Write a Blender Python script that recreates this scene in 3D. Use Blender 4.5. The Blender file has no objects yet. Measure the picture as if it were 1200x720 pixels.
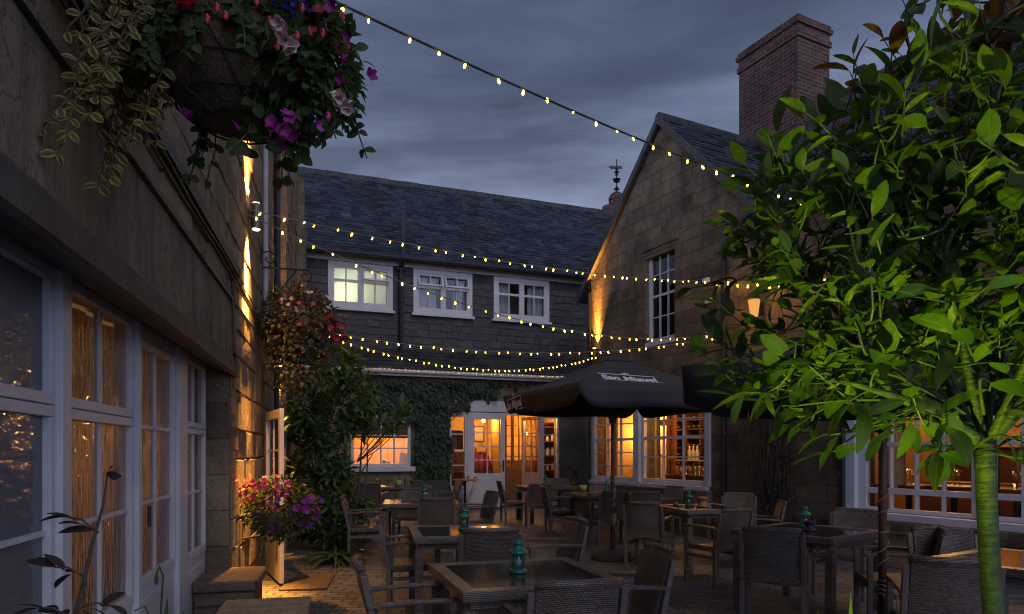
import bpy, math, random
from mathutils import Vector, Matrix
C = bpy.context.scene.collection
rnd = random.Random(7)
EYE = 1.45; FPX = 800.0; CX = 600.0; HY = 530.0   # survey of the photograph: eye height, focal length in px, horizon row
V = Vector
# ------------------------------------------------------------------ helpers
class MB:
    def __init__(s): s.v = []; s.f = []; s.uv = []
    def add(s, vs, fs, uvs=None):
        n = len(s.v); s.v += [tuple(p) for p in vs]
        for i, f in enumerate(fs):
            s.f.append([n + k for k in f]); s.uv.append(uvs[i] if uvs else None)
        return s
    def quad(s, a, b, c, d): return s.add([a, b, c, d], [(0, 1, 2, 3)])
    def box(s, x0, x1, y0, y1, z0, z1, M=None):
        vs = [V((x, y, z)) for x in (x0, x1) for y in (y0, y1) for z in (z0, z1)]
        if M is not None: vs = [M @ p for p in vs]
        return s.add(vs, [(0, 1, 3, 2), (4, 6, 7, 5), (0, 4, 5, 1), (2, 3, 7, 6), (0, 2, 6, 4), (1, 5, 7, 3)])
    def tube(s, pts, r, n=8, cap=True):
        pts = [V(p) for p in pts]; m = len(pts)
        rs = r if isinstance(r, (list, tuple)) else [r] * m
        t0 = (pts[1] - pts[0]).normalized()
        a = t0.orthogonal().normalized(); vs = []
        for i, p in enumerate(pts):
            t = (pts[min(i + 1, m - 1)] - pts[max(i - 1, 0)]).normalized()
            a = (a - t * a.dot(t))
            a = a.normalized() if a.length > 1e-6 else t.orthogonal().normalized()
            b = t.cross(a)
            for k in range(n):
                an = 2 * math.pi * k / n
                vs.append(p + (a * math.cos(an) + b * math.sin(an)) * rs[i])
        fs = [(i * n + k, i * n + (k + 1) % n, (i + 1) * n + (k + 1) % n, (i + 1) * n + k) for i in range(m - 1) for k in range(n)]
        if cap: fs += [tuple(range(n - 1, -1, -1)), tuple((m - 1) * n + k for k in range(n))]
        return s.add(vs, fs)
    def lathe(s, prof, n=20, o=(0, 0, 0), M=None):
        vs = []
        for r, z in prof:
            for k in range(n):
                a = 2 * math.pi * k / n; p = V((o[0] + r * math.cos(a), o[1] + r * math.sin(a), o[2] + z))
                vs.append(M @ p if M is not None else p)
        m = len(prof)
        fs = [(i * n + k, i * n + (k + 1) % n, (i + 1) * n + (k + 1) % n, (i + 1) * n + k) for i in range(m - 1) for k in range(n)]
        fs += [tuple(range(n - 1, -1, -1)), tuple((m - 1) * n + k for k in range(n))]
        return s.add(vs, fs)
    def prism(s, poly, ext):            # poly: 3-D outline, ext: extrusion vector
        n = len(poly); e = V(ext); poly = [V(p) for p in poly]
        vs = poly + [p + e for p in poly]
        fs = [tuple(range(n - 1, -1, -1)), tuple(range(n, 2 * n))] + [(i, (i + 1) % n, n + (i + 1) % n, n + i) for i in range(n)]
        return s.add(vs, fs)
    def leaf(s, p, d, nr, L, W, droop=.3, fold=.25, simple=False, tw=0.0):
        d = V(d).normalized(); nr = V(nr); nr = nr - d * nr.dot(d)
        nr = nr.normalized() if nr.length > 1e-5 else d.orthogonal().normalized()
        sd = d.cross(nr); p = V(p)
        if simple:
            m = p + d * L * .5 - nr * droop * L * .2
            tip = p + d * L - nr * droop * L * .8
            up = nr * fold * W * .5
            return s.add([p, m + sd * W * .5 + up, tip, m - sd * W * .5 + up], [(0, 1, 2), (0, 2, 3)],
                         [[(.5, 0), (1, .5), (.5, 1)], [(.5, 0), (.5, 1), (0, .5)]])
        ts = (0, .10, .28, .50, .72, .90, 1); ws = (0, .42, .86, 1, .84, .42, 0); vs = []
        for t, w in zip(ts, ws):
            q = p + d * (t * L) - nr * (droop * L * t * t)
            w = w * W * .5; sdt = sd * math.cos(tw * t) + nr * math.sin(tw * t)
            if w == 0: vs.append(q)
            else: vs += [q + sdt * w + nr * fold * w, q, q - sdt * w + nr * fold * w]
        fs = [(0, 1, 2), (0, 2, 3)]
        for r in range(4): a = 1 + 3 * r; fs += [(a, a + 3, a + 4, a + 1), (a + 1, a + 4, a + 5, a + 2)]
        fs += [(13, 16, 14), (14, 16, 15)]
        u = [(.5, 0)] + [(x, t) for t in ts[1:6] for x in (1, .5, 0)] + [(.5, 1)]
        return s.add(vs, fs, [[u[k] for k in f] for f in fs])
    def blossom(s, p, n, r, petals=5, cup=.35):
        n = V(n).normalized(); a = n.orthogonal().normalized(); b = n.cross(a); p = V(p); vs = [p]
        ph = rnd.random() * 6; m = petals * 3
        for k in range(m):
            an = ph + 2 * math.pi * k / m
            rr = r * (1.0 if k % 3 else .72) * rnd.uniform(.92, 1.06)
            vs.append(p + (a * math.cos(an) + b * math.sin(an)) * rr + n * cup * r * (1 if k % 3 else .75))
        return s.add(vs, [(0, 1 + k, 1 + (k + 1) % m) for k in range(m)])
    def ball(s, p, r, n=6, sx=1, sz=1):
        prof = [(max(.001, r * sx * math.sin(math.pi * i / n)), -r * sz * math.cos(math.pi * i / n)) for i in range(n + 1)]
        return s.lathe(prof, 8, p)
    def build(s, name, mat, parent=None, smooth=False, bevel=0, loc=None):
        me = bpy.data.meshes.new(name)
        me.from_pydata(s.v, [], s.f)
        if any(u is not None for u in s.uv):
            ul = me.uv_layers.new(name='UVMap'); flat = []
            for f, u in zip(s.f, s.uv):
                for k in range(len(f)): flat += list(u[k]) if u else [0, 0]
            ul.data.foreach_set('uv', flat)
        if smooth: me.polygons.foreach_set('use_smooth', [True] * len(me.polygons))
        me.materials.append(mat); me.update()
        o = bpy.data.objects.new(name, me); C.objects.link(o)
        if parent is not None: o.parent = parent
        if loc is not None: o.location = loc
        if bevel:
            b = o.modifiers.new('edge', 'BEVEL'); b.width = bevel; b.segments = 2; b.limit_method = 'ANGLE'
        return o

def tag(o, label=None, cat=None, group=None, kind=None):
    if label: o['label'] = label
    if cat: o['category'] = cat
    if group: o['group'] = group
    if kind: o['kind'] = kind
    return o
def empty(name, loc=(0, 0, 0), rz=0, label=None, cat=None, group=None):
    o = bpy.data.objects.new(name, None); C.objects.link(o); o.location = loc; o.rotation_euler = (0, 0, rz)
    o.empty_display_size = .1
    return tag(o, label, cat, group)
def copy_tree(o, parent=None):
    c = o.copy(); C.objects.link(c)
    if parent is not None: c.parent = parent
    for ch in list(o.children): copy_tree(ch, c)
    return c
class Face:
    """a facade: origin O on the ground, x along the wall (u), y into the building (d)"""
    def __init__(s, O, xd):
        s.O = V((O[0], O[1], 0)); xd = V((xd[0], xd[1], 0)).normalized(); s.x = xd; s.n = V((-xd.y, xd.x, 0))
        s.rz = math.atan2(xd.y, xd.x)
    def u(s, px, d=0):
        k = (px - CX) / FPX; q = s.O + s.n * d
        return (k * q.y - q.x) / (s.x.x - k * s.x.y)
    def z(s, px, py, d=0):
        Y = (s.O + s.n * d + s.x * s.u(px, d)).y
        return EYE + (HY - py) * Y / FPX
    def w(s, u, d, z=0): return s.O + s.x * u + s.n * d + V((0, 0, z))
def pt(px, py, Y): return V(((px - CX) / FPX * Y, Y, EYE + (HY - py) * Y / FPX))

# ------------------------------------------------------------------ materials
class NT:
    def __init__(s, name):
        s.m = bpy.data.materials.new(name); s.m.use_nodes = True; s.t = s.m.node_tree; s.t.nodes.clear()
        s.out = s.t.nodes.new('ShaderNodeOutputMaterial')
    def n(s, typ, **kw):
        nd = s.t.nodes.new('ShaderNode' + typ)
        for k, v in kw.items():
            if k.startswith('_'): setattr(nd, k[1:], v)
            else: s.set(nd, k, v)
        return nd
    def set(s, nd, key, v):
        key = key.replace('_', ' ') if isinstance(key, str) else key
        inp = nd.inputs[key]
        if isinstance(v, bpy.types.NodeSocket): s.t.links.new(v, inp)
        elif isinstance(v, bpy.types.Node): s.t.links.new(v.outputs[0], inp)
        else:
            if inp.type == 'RGBA' and len(v) == 3: v = (*v, 1)
            inp.default_value = v
    def l(s, a, nd, key): s.t.links.new(a, nd.inputs[key])
    def math(s, op, a, b=0.0, c=None):
        nd = s.t.nodes.new('ShaderNodeMath'); nd.operation = op
        for i, v in enumerate((a, b) if c is None else (a, b, c)):
            if isinstance(v, (bpy.types.NodeSocket)): s.t.links.new(v, nd.inputs[i])
            elif isinstance(v, bpy.types.Node): s.t.links.new(v.outputs[0], nd.inputs[i])
            else: nd.inputs[i].default_value = v
        return nd
    def mix(s, f, a, b, mode='MIX'):
        nd = s.t.nodes.new('ShaderNodeMix'); nd.data_type = 'RGBA'; nd.blend_type = mode
        for i, v in ((0, f), (6, a), (7, b)):
            if isinstance(v, bpy.types.NodeSocket): s.t.links.new(v, nd.inputs[i])
            elif isinstance(v, bpy.types.Node): s.t.links.new(v.outputs[0], nd.inputs[i])
            else: nd.inputs[i].default_value = (*v, 1) if i and len(v) == 3 else v
        return nd.outputs[2]
    def ramp(s, f, stops):
        nd = s.t.nodes.new('ShaderNodeValToRGB'); s.t.links.new(f, nd.inputs[0])
        e = nd.color_ramp.elements
        while len(e) < len(stops): e.new(.5)
        for x, (p, c) in zip(e, stops): x.position = p; x.color = (*c, 1) if len(c) == 3 else c
        return nd.outputs[0]
    def obj(s): return s.n('TexCoord').outputs['Object']
    def uvw(s):      # wall coordinates: along the wall, height
        sp = s.n('SeparateXYZ', Vector=s.obj())
        cb = s.n('CombineXYZ', X=s.math('ADD', sp.outputs[0], sp.outputs[1]), Y=sp.outputs[2])
        return cb.outputs[0]
    def bump(s, h, dist=.01, st=1.0, nrm=None):
        b = s.n('Bump', Strength=st, Distance=dist); s.l(h, b, 'Height')
        if nrm is not None: s.l(nrm, b, 'Normal')
        return b.outputs[0]
    def done(s, sh):
        s.t.links.new(sh.outputs[0] if isinstance(sh, bpy.types.Node) else sh, s.out.inputs[0]); return s.m
def noise(t, vec, sc, det=5, rough=.6):
    n = t.n('TexNoise', Scale=sc, Detail=det, Roughness=rough); t.l(vec, n, 'Vector'); return n.outputs[0]
def plain(name, col, rough=.7, var=.25, sc=6, bump=.003, bsc=60, metal=0, spec=.5):
    t = NT(name); o = t.obj(); n1 = noise(t, o, sc)
    c = t.ramp(n1, [(.25, [x * (1 - var) for x in col]), (.75, [min(1, x * (1 + var)) for x in col])])
    p = t.n('BsdfPrincipled', Roughness=rough, Metallic=metal); t.l(c, p, 'Base Color'); t.set(p, 'Specular IOR Level', spec)
    if bump: t.l(t.bump(noise(t, o, bsc), bump), p, 'Normal')
    return t.done(p)
def blocks(name, c1, c2, cm, bw, bh, mort, rough=.85, dist=.02, stain=.45, squash=1.0, mapz=None, ns=1.3, pit=.5, offs=.5, tilt=False):
    """masonry, slates, pavers: brick pattern with noise-warped joints, stains and relief"""
    t = NT(name); o = t.obj()
    vec = t.uvw() if mapz is None else o
    if mapz == 'slope':
        sp = t.n('SeparateXYZ', Vector=o)
        vec = t.n('CombineXYZ', X=sp.outputs[0], Y=t.math('MULTIPLY', sp.outputs[2], 1.4)).outputs[0]
    elif mapz == 'slopey':
        sp = t.n('SeparateXYZ', Vector=o)
        vec = t.n('CombineXYZ', X=sp.outputs[1], Y=t.math('MULTIPLY', sp.outputs[2], 1.4)).outputs[0]
    wob = t.n('TexNoise', Scale=2.5, Detail=3.0); t.l(vec, wob, 'Vector')
    sc = t.n('VectorMath', _operation='MULTIPLY_ADD'); t.l(wob.outputs[1], sc, 0); sc.inputs[1].default_value = (bh * .16,) * 3; t.l(vec, sc, 2)
    b = t.n('TexBrick', Scale=1.0); t.l(sc.outputs[0], b, 'Vector'); b.offset = offs; b.squash = squash
    for k, v in (('Color1', (*c1, 1)), ('Color2', (*c2, 1)), ('Mortar', (*cm, 1)), ('Mortar Size', mort), ('Mortar Smooth', .35), ('Bias', 0), ('Brick Width', bw), ('Row Height', bh)):
        b.inputs[k].default_value = v
    n1 = noise(t, o, ns, 7, .65); n2 = noise(t, o, 14, 6, .7)
    st = t.ramp(n1, [(.3, (1 - stain,) * 3), (.7, (1.15,) * 3)])
    c = t.mix(1.0, b.outputs[0], st, 'MULTIPLY')
    c = t.mix(.5, c, t.ramp(n2, [(.3, (.55,) * 3), (.7, (1.3,) * 3)]), 'MULTIPLY')
    inv = t.math('SUBTRACT', 1.0, b.outputs[1])
    h = t.math('ADD', inv, t.math('MULTIPLY', n2, pit))
    # every block stands a little differently: use its own colour as its height
    h = t.math('ADD', h, t.math('MULTIPLY', t.n('RGBToBW', Color=b.outputs[0]), 2.2))
    if tilt:      # slates overlap downwards: each course is thicker at its lower edge
        sp2 = t.n('SeparateXYZ', Vector=sc.outputs[0])
        fr = t.math('FRACT', t.math('DIVIDE', sp2.outputs[1], bh))
        h = t.math('SUBTRACT', h, t.math('MULTIPLY', fr, 1.2))
    p = t.n('BsdfPrincipled', Roughness=rough); t.l(c, p, 'Base Color'); t.l(t.bump(h.outputs[0], dist), p, 'Normal')
    return t.done(p)
def leafmat(name, c1, c2, rough=.4, trans=.35, edge=None):
    t = NT(name); o = t.obj(); g = t.n('NewGeometry')
    c = t.ramp(g.outputs['Random Per Island'], [(.0, c1), (1, c2)])
    uv = t.n('TexCoord').outputs['UV']; sp = t.n('SeparateXYZ', Vector=uv)
    a = t.math('ABSOLUTE', t.math('SUBTRACT', sp.outputs[0], .5))
    if edge is not None:
        a2 = t.math('ADD', a, t.math('MULTIPLY', noise(t, o, 90, 2), .2))
        c = t.mix(t.math('GREATER_THAN', a2, .36).outputs[0], c, edge)
    else:
        rib = t.math('LESS_THAN', a, .035)
        c = t.mix(t.math('MULTIPLY', rib, .35).outputs[0], c, [min(1, x * 1.6) for x in c2])
    p = t.n('BsdfPrincipled', Roughness=rough); t.l(c, p, 'Base Color')
    w = t.n('TexWave', Scale=9.0, Distortion=1.0); t.l(uv, w, 'Vector')
    t.l(t.bump(w.outputs[1], .002, .5), p, 'Normal')
    tr = t.n('BsdfTranslucent'); t.l(t.mix(1.0, c, (1.5, 1.7, .8), 'MULTIPLY'), tr, 'Color')
    m = t.n('MixShader', Fac=trans); t.l(p.outputs[0], m, 1); t.l(tr.outputs[0], m, 2)
    return t.done(m)
def emit(name, col, st, sample=True):
    t = NT(name); e = t.n('Emission', Color=col, Strength=st); m = t.done(e)
    if not sample: m.cycles.emission_sampling = 'NONE'
    return m
def glass(name, refl=.12, ripple=0.0, tint=(1, 1, 1), rough=.02, rs=(16, 16, 5), diff=0):
    t = NT(name); tr = t.n('BsdfTransparent', Color=tint); g = t.n('BsdfGlossy', Roughness=rough)
    lw = t.n('LayerWeight', Blend=.35)
    f = t.math('ADD', t.math('MULTIPLY', lw.outputs[0], .55), refl)
    m = t.n('MixShader'); t.l(f.outputs[0], m, 0); t.l(tr.outputs[0], m, 1); t.l(g.outputs[0], m, 2)
    if ripple:
        o = t.obj(); mp = t.n('Mapping', Scale=rs); t.l(o, mp, 'Vector')
        t.l(t.bump(noise(t, mp.outputs[0], 2.2, 2, .4), ripple), g, 'Normal')
        b2 = t.bump(noise(t, mp.outputs[0], 2.2, 2, .4), ripple)
        t.l(b2, lw, 'Normal')
    if diff:
        df = t.n('BsdfDiffuse', Color=(.30, .32, .36)); m2 = t.n('MixShader', Fac=diff); t.l(m.outputs[0], m2, 1); t.l(df.outputs[0], m2, 2); m = m2
    return t.done(m)
def weave(name, c1, c2, sc=1.0):
    t = NT(name); o = t.obj(); sp = t.n('SeparateXYZ', Vector=o)
    hx = t.math('ADD', sp.outputs[0], t.math('MULTIPLY', sp.outputs[1], .93))
    hv = t.math('ADD', sp.outputs[2], t.math('MULTIPLY', sp.outputs[1], .37))
    cb = t.n('CombineXYZ', X=hx, Y=hv)
    b = t.n('TexBrick', Scale=1.0); t.l(cb.outputs[0], b, 'Vector')
    for k, v in (('Color1', (*c1, 1)), ('Color2', (*c2, 1)), ('Mortar', (.03, .025, .022, 1)), ('Mortar Size', .0024 * sc), ('Mortar Smooth', .9), ('Brick Width', .026 * sc), ('Row Height', .0095 * sc)):
        b.inputs[k].default_value = v
    n = noise(t, o, 5); c = t.mix(.6, b.outputs[0], t.ramp(n, [(.3, (.6,) * 3), (.7, (1.4,) * 3)]), 'MULTIPLY')
    p = t.n('BsdfPrincipled', Roughness=.33); t.l(c, p, 'Base Color')
    t.l(t.bump(t.math('SUBTRACT', 1.0, b.outputs[1]).outputs[0], .010), p, 'Normal')
    return t.done(p)
def wood(name, c1, c2, rough=.45, ax=(2, 2, 18)):
    t = NT(name); o = t.obj(); mp = t.n('Mapping', Scale=ax); t.l(o, mp, 'Vector')
    n = noise(t, mp.outputs[0], 2.0, 6, .6); c = t.ramp(n, [(.3, c1), (.7, c2)])
    p = t.n('BsdfPrincipled', Roughness=rough); t.l(c, p, 'Base Color'); t.l(t.bump(n, .004), p, 'Normal')
    return t.done(p)
M = {}
M['stone_l'] = blocks('weathered limestone', (.27, .21, .15), (.15, .12, .09), (.10, .085, .065), .52, .27, .010, dist=.035, stain=.55, pit=1.1)
M['stone_g'] = blocks('gable limestone', (.27, .195, .115), (.18, .135, .085), (.12, .09, .058), .55, .25, .007, dist=.022, stain=.75, ns=1.9, pit=.7)
M['stone_f'] = blocks('far limestone', (.24, .19, .13), (.17, .14, .10), (.12, .1, .075), .55, .26, .008, dist=.012, stain=.5)
M['brick'] = blocks('chimney brick', (.115, .038, .022), (.05, .021, .015), (.16, .12, .092), .225, .076, .012, dist=.02, stain=.5, ns=3)
M['slate'] = blocks('roof slates', (.055, .06, .072), (.028, .031, .038), (.010, .011, .013), .34, .21, .006, rough=.5, dist=.035, stain=.4, mapz='slope', ns=.8, tilt=True)
M['slate_y'] = blocks('gable slates', (.055, .06, .072), (.028, .031, .038), (.010, .011, .013), .34, .21, .006, rough=.5, dist=.035, stain=.4, mapz='slopey', ns=.8, tilt=True)
M['slate_w'] = blocks('hung slates', (.062, .058, .058), (.034, .033, .036), (.012, .012, .013), .30, .20, .006, rough=.6, dist=.03, stain=.4, tilt=True)
t = NT('grey render'); o = t.obj(); mp = t.n('Mapping', Scale=(3.2, 3.2, .55)); t.l(o, mp, 'Vector')
n1 = noise(t, mp.outputs[0], 1.6, 7, .7); n2 = noise(t, o, 1.1, 6, .65); n3 = noise(t, o, 28, 5, .7)
c = t.mix(1.0, t.ramp(n1, [(.32, (.095, .068, .045)), (.5, (.21, .155, .105)), (.72, (.27, .205, .135))]), t.ramp(n2, [(.35, (.55,) * 3), (.62, (1.15,) * 3)]), 'MULTIPLY')
v = t.n('TexVoronoi', Scale=1.7); v.feature = 'DISTANCE_TO_EDGE'; wv = t.n('VectorMath', _operation='MULTIPLY_ADD'); t.l(t.n('TexNoise', Vector=o, Scale=3.0, Detail=6.0).outputs[1], wv, 0); wv.inputs[1].default_value = (.7,) * 3; t.l(o, wv, 2); t.l(wv.outputs[0], v, 'Vector')
cr = t.math('LESS_THAN', v.outputs[0], .007); c = t.mix(t.math('MULTIPLY', cr, .55).outputs[0], c, (.03, .025, .02))
p = t.n('BsdfPrincipled', Roughness=.9); t.l(c, p, 'Base Color'); t.l(t.bump(t.math('ADD', n3, n2).outputs[0], .012), p, 'Normal'); M['plaster'] = t.done(p)
M['drip'] = plain('dark painted timber', (.06, .055, .05), .6, .5, 5, .006, 30)
M['white'] = plain('white paint', (.62, .62, .64), .45, .12, 3, .002, 40)
M['white2'] = plain('cream paint', (.60, .56, .55), .5, .12, 2, .002, 40)
M['black'] = plain('black iron', (.018, .018, .02), .45, .3, 8, .002, 60, spec=.4)
M['grey_metal'] = plain('grey lamp metal', (.13, .12, .115), .4, .15, 8, .001, 60, metal=.6)
M['pipe'] = plain('pale grey pipe', (.33, .34, .37), .5, .2, 4, .002, 40)
M['ground'] = blocks('brick paving', (.22, .21, .21), (.12, .115, .116), (.045, .043, .044), .22, .11, .009, rough=.5, dist=.02, stain=.5, mapz='xy', ns=.7, pit=.8)
M['weave'] = weave('brown rattan', (.265, .205, .17), (.155, .122, .102))
M['weave_t'] = weave('table rattan', (.28, .225, .19), (.175, .142, .12))
M['rattan_leg'] = plain('dark rattan legs', (.125, .10, .085), .42, .25, 20, .004, 120)
M['cushion'] = plain('seat fabric', (.09, .09, .1), .85, .2, 12, .003, 200)
t = NT('smoked table glass'); p = t.n('BsdfPrincipled', Roughness=.07, Base_Color=(.035, .028, .024)); t.set(p, 'Specular IOR Level', .7)
M['tglass'] = t.done(p)
M['canopy'] = plain('black parasol cloth', (.036, .035, .037), .75, .3, 2.5, .004, 9)
M['logo'] = plain('white print', (.8, .8, .8), .7, .06, 9, 0)
M['pole'] = wood('parasol pole', (.10, .045, .022), (.17, .08, .04))
M['rope'] = plain('pale rope', (.30, .22, .15), .9, .3, 40, .004, 150)
M['concrete'] = plain('dark concrete', (.055, .052, .05), .8, .3, 6, .006, 40)
M['green'] = plain('green lacquer', (.012, .15, .10), .32, .2, 20, 0)
M['candle'] = plain('wax', (.62, .58, .48), .5, .05, 10, 0)
M['lglass'] = glass('lantern glass', .06)
M['terracotta'] = plain('terracotta', (.38, .15, .075), .8, .2, 15, .002, 60)
M['potcream'] = plain('lime pot', (.30, .34, .10), .5, .1, 15, 0)
M['potplum'] = plain('plum pot', (.06, .03, .075), .4, .1, 15, 0)
M['pane'] = glass('window glass', .045)
M['ripple'] = glass('rippled glass', .14, .012, (.8, .8, .8), .03)
M['frost'] = glass('frosted glass', .13, .006, (.34, .35, .37), .04, (4, 4, 13), .45)
M['oak'] = wood('polished door timber', (.20, .075, .022), (.34, .14, .045), .35)
M['darkwood'] = wood('dark panelling', (.07, .025, .015), (.12, .045, .026), .4)
M['amberwall'] = plain('ochre interior plaster', (.55, .35, .10), .8, .12, 2, .002, 20)
M['creamwall'] = plain('cream interior plaster', (.62, .52, .38), .8, .1, 2, .002, 20)
M['floor_in'] = wood('interior boards', (.16, .08, .04), (.22, .12, .06), .4, (2, 14, 2))
M['bulbwarm'] = emit('lamp glow', (1, .55, .16), 10)
M['fairy'] = emit('fairy bulb', (1, .60, .045), 9)
M['fairy2'] = emit('fairy bulb pale', (1, .66, .12), 1.6)
M['cable'] = plain('green cable', (.02, .022, .02), .6, .2, 20, 0)
M['cablepale'] = plain('clear cable', (.16, .15, .13), .5, .2, 20, 0)
M['bark0'] = plain('smooth bark', (.032, .046, .018), .6, .5, 14, .014, 45)
M['twig'] = plain('green twig', (.045, .05, .02), .6, .3, 20, .002, 90)
M['stem'] = plain('woody stem', (.07, .055, .04), .8, .3, 20, .004, 60)
M['leaf_tree'] = leafmat('laurel leaf', (.030, .050, .009), (.075, .115, .020), .36, .38)
M['leaf_red'] = leafmat('copper young leaf', (.10, .035, .018), (.16, .07, .025), .4, .35)
M['leaf_shrub'] = leafmat('shrub leaf', (.065, .11, .028), (.14, .20, .06), .25, .3)
M['leaf_ivy'] = leafmat('ivy leaf', (.012, .024, .008), (.034, .052, .018), .4, .15)
M['leaf_small'] = leafmat('bedding leaf', (.035, .06, .015), (.085, .12, .035), .5, .3)
M['leaf_var'] = leafmat('variegated leaf', (.06, .085, .028), (.11, .13, .05), .5, .25, edge=(.40, .29, .09))  # pale variegated margins, yellowed to paint warm lamplight into them
M['leaf_dark'] = leafmat('dark leaf', (.03, .022, .02), (.06, .038, .032), .5, .2)
M['leaf_dry'] = leafmat('dry leaf', (.07, .055, .03), (.12, .085, .05), .7, .2)
M['fl_red'] = plain('red petals', (.55, .012, .02), .6, .25, 60, 0)
M['fl_dred'] = plain('crimson petals', (.30, .01, .035), .6, .25, 60, 0)
M['fl_pink'] = plain('pink petals', (.52, .05, .10), .6, .3, 60, 0)
M['fl_mag'] = plain('magenta petals', (.22, .01, .16), .6, .3, 60, 0)
M['fl_pur'] = plain('purple petals', (.13, .02, .26), .6, .3, 60, 0)
M['fl_blue'] = plain('blue petals', (.10, .08, .42), .6, .3, 60, 0)
M['fl_white'] = plain('blush petals', (.62, .46, .42), .6, .2, 60, 0)
M['coir'] = plain('coir liner', (.12, .08, .048), .95, .5, 18, .02, 70)

def islandmat(name, cols, rough=.6, nscale=7, dist=.008, stain=.4, ns=1.1, bsc=40):
    """separate slates or stones: each island its own tone, plus stains and relief"""
    t = NT(name); o = t.obj(); g = t.n('NewGeometry'); n = len(cols)
    c = t.ramp(g.outputs['Random Per Island'], [(i / (n - 1), k) for i, k in enumerate(cols)])
    n1 = noise(t, o, ns, 7, .65); n2 = noise(t, o, nscale, 7, .7); n3 = noise(t, o, bsc, 5, .7)
    c = t.mix(1.0, c, t.ramp(n1, [(.3, (1 - stain,) * 3), (.7, (1.2,) * 3)]), 'MULTIPLY')
    c = t.mix(.8, c, t.ramp(n2, [(.28, (.5,) * 3), (.72, (1.4,) * 3)]), 'MULTIPLY')
    p = t.n('BsdfPrincipled', Roughness=rough); t.l(c, p, 'Base Color')
    h = t.math('ADD', n2, t.math('MULTIPLY', n3, .5)); t.l(t.bump(h.outputs[0], dist), p, 'Normal'); return t.done(p)
M['slates'] = islandmat('slates', [(.018, .020, .027), (.038, .042, .053), (.068, .075, .092), (.028, .030, .037)], .45, 9, .01, .45, .7)
M['slates_w'] = islandmat('wall slates', [(.032, .029, .029), (.060, .055, .052), (.043, .039, .038), (.078, .072, .067)], .6, 9, .012, .4, .8)
M['ashlar'] = islandmat('rough limestone', [(.18, .13, .085), (.30, .22, .135), (.23, .168, .108), (.36, .27, .17)], .9, 5, .045, .5, 1.3, 26)
def slates(mb, o, ax, up, nrm, L, H, w, h, th=.016, jit=1.0):
    """lapped courses: o eaves corner, ax along, up the slope, nrm outwards"""
    o, ax, up, nrm = V(o), V(ax), V(up), V(nrm); rows = int(round(H / h)); h = H / rows
    for j in range(rows):
        x = -rnd.random() * w
        while x < L:
            ww = w * rnd.uniform(.82, 1.18); a, b = max(0, x), min(L, x + ww) ; x += ww
            if b - a < .02: continue
            t0 = th * (1 + jit * rnd.uniform(-.5, .7)); dz = rnd.uniform(-.012, .012) * jit; e = h * 1.02
            q = lambda u, v, n: o + ax * u + up * (j * h + v) + nrm * n
            a += .003; b -= .003
            mb.add([q(a, dz, t0), q(b, dz + rnd.uniform(-.004, .004), t0 * rnd.uniform(.8, 1.2)), q(b, e, .002), q(a, e, .002), q(a, dz, -.004), q(b, dz, -.004)], [(0, 1, 2, 3), (4, 5, 1, 0), (4, 0, 3), (5, 2, 1)])
def stones(mb, u0, u1, z0, z1, y, w=.5, h=(.22, .34), proud=.014, gap=.007):
    """coursed rubble on a wall plane, every stone a little proud of the next"""
    z = z0
    while z < z1 - .02:
        hh = min(rnd.uniform(*h), z1 - z); hh = z1 - z if z1 - z - hh < .1 else hh; x = u0 - rnd.random() * w * .6
        while x < u1:
            ww = w * rnd.uniform(.55, 1.5); a, b = max(u0, x) + gap / 2, min(u1, x + ww) - gap / 2; x += ww
            if b - a < .04: continue
            p = proud * rnd.uniform(.25, 1.5); c, d = z + gap / 2, z + hh - gap / 2; i = .012; j = lambda: rnd.uniform(-.008, .008)
            vs = [(a, y, c), (b, y, c), (b, y, d), (a, y, d), (a + i + j() * .7, y - p + j() * .5, c + i + j() * .7), (b - i + j() * .7, y - p + j() * .5, c + i + j() * .7), (b - i + j() * .7, y - p + j() * .5, d - i + j() * .7), (a + i + j() * .7, y - p + j() * .5, d - i + j() * .7)]
            mb.add(vs, [(4, 5, 6, 7), (0, 1, 5, 4), (1, 2, 6, 5), (2, 3, 7, 6), (3, 0, 4, 7)])
        z += hh

t = NT('ringed smooth bark'); o = t.obj(); mp = t.n('Mapping', Scale=(9, 9, 60)); t.l(o, mp, 'Vector'); n1 = noise(t, mp.outputs[0], 1.0, 4, .6); n2 = noise(t, o, 13, 6, .7)
c = t.mix(1.0, t.ramp(n2, [(.3, (.026, .036, .014)), (.7, (.062, .078, .034))]), t.ramp(n1, [(.35, (.55,) * 3), (.6, (1.1,) * 3)]), 'MULTIPLY')
p = t.n('BsdfPrincipled', Roughness=.6); t.l(c, p, 'Base Color'); t.l(t.bump(t.math('ADD', n1, n2).outputs[0], .012), p, 'Normal'); M['bark'] = t.done(p)
# ------------------------------------------------------------------ ground
g = MB(); g.quad((-60, -20, 0), (60, -20, 0), (60, 90, 0), (-60, 90, 0)); tag(g.build('ground', M['ground']), kind='structure')

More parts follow.
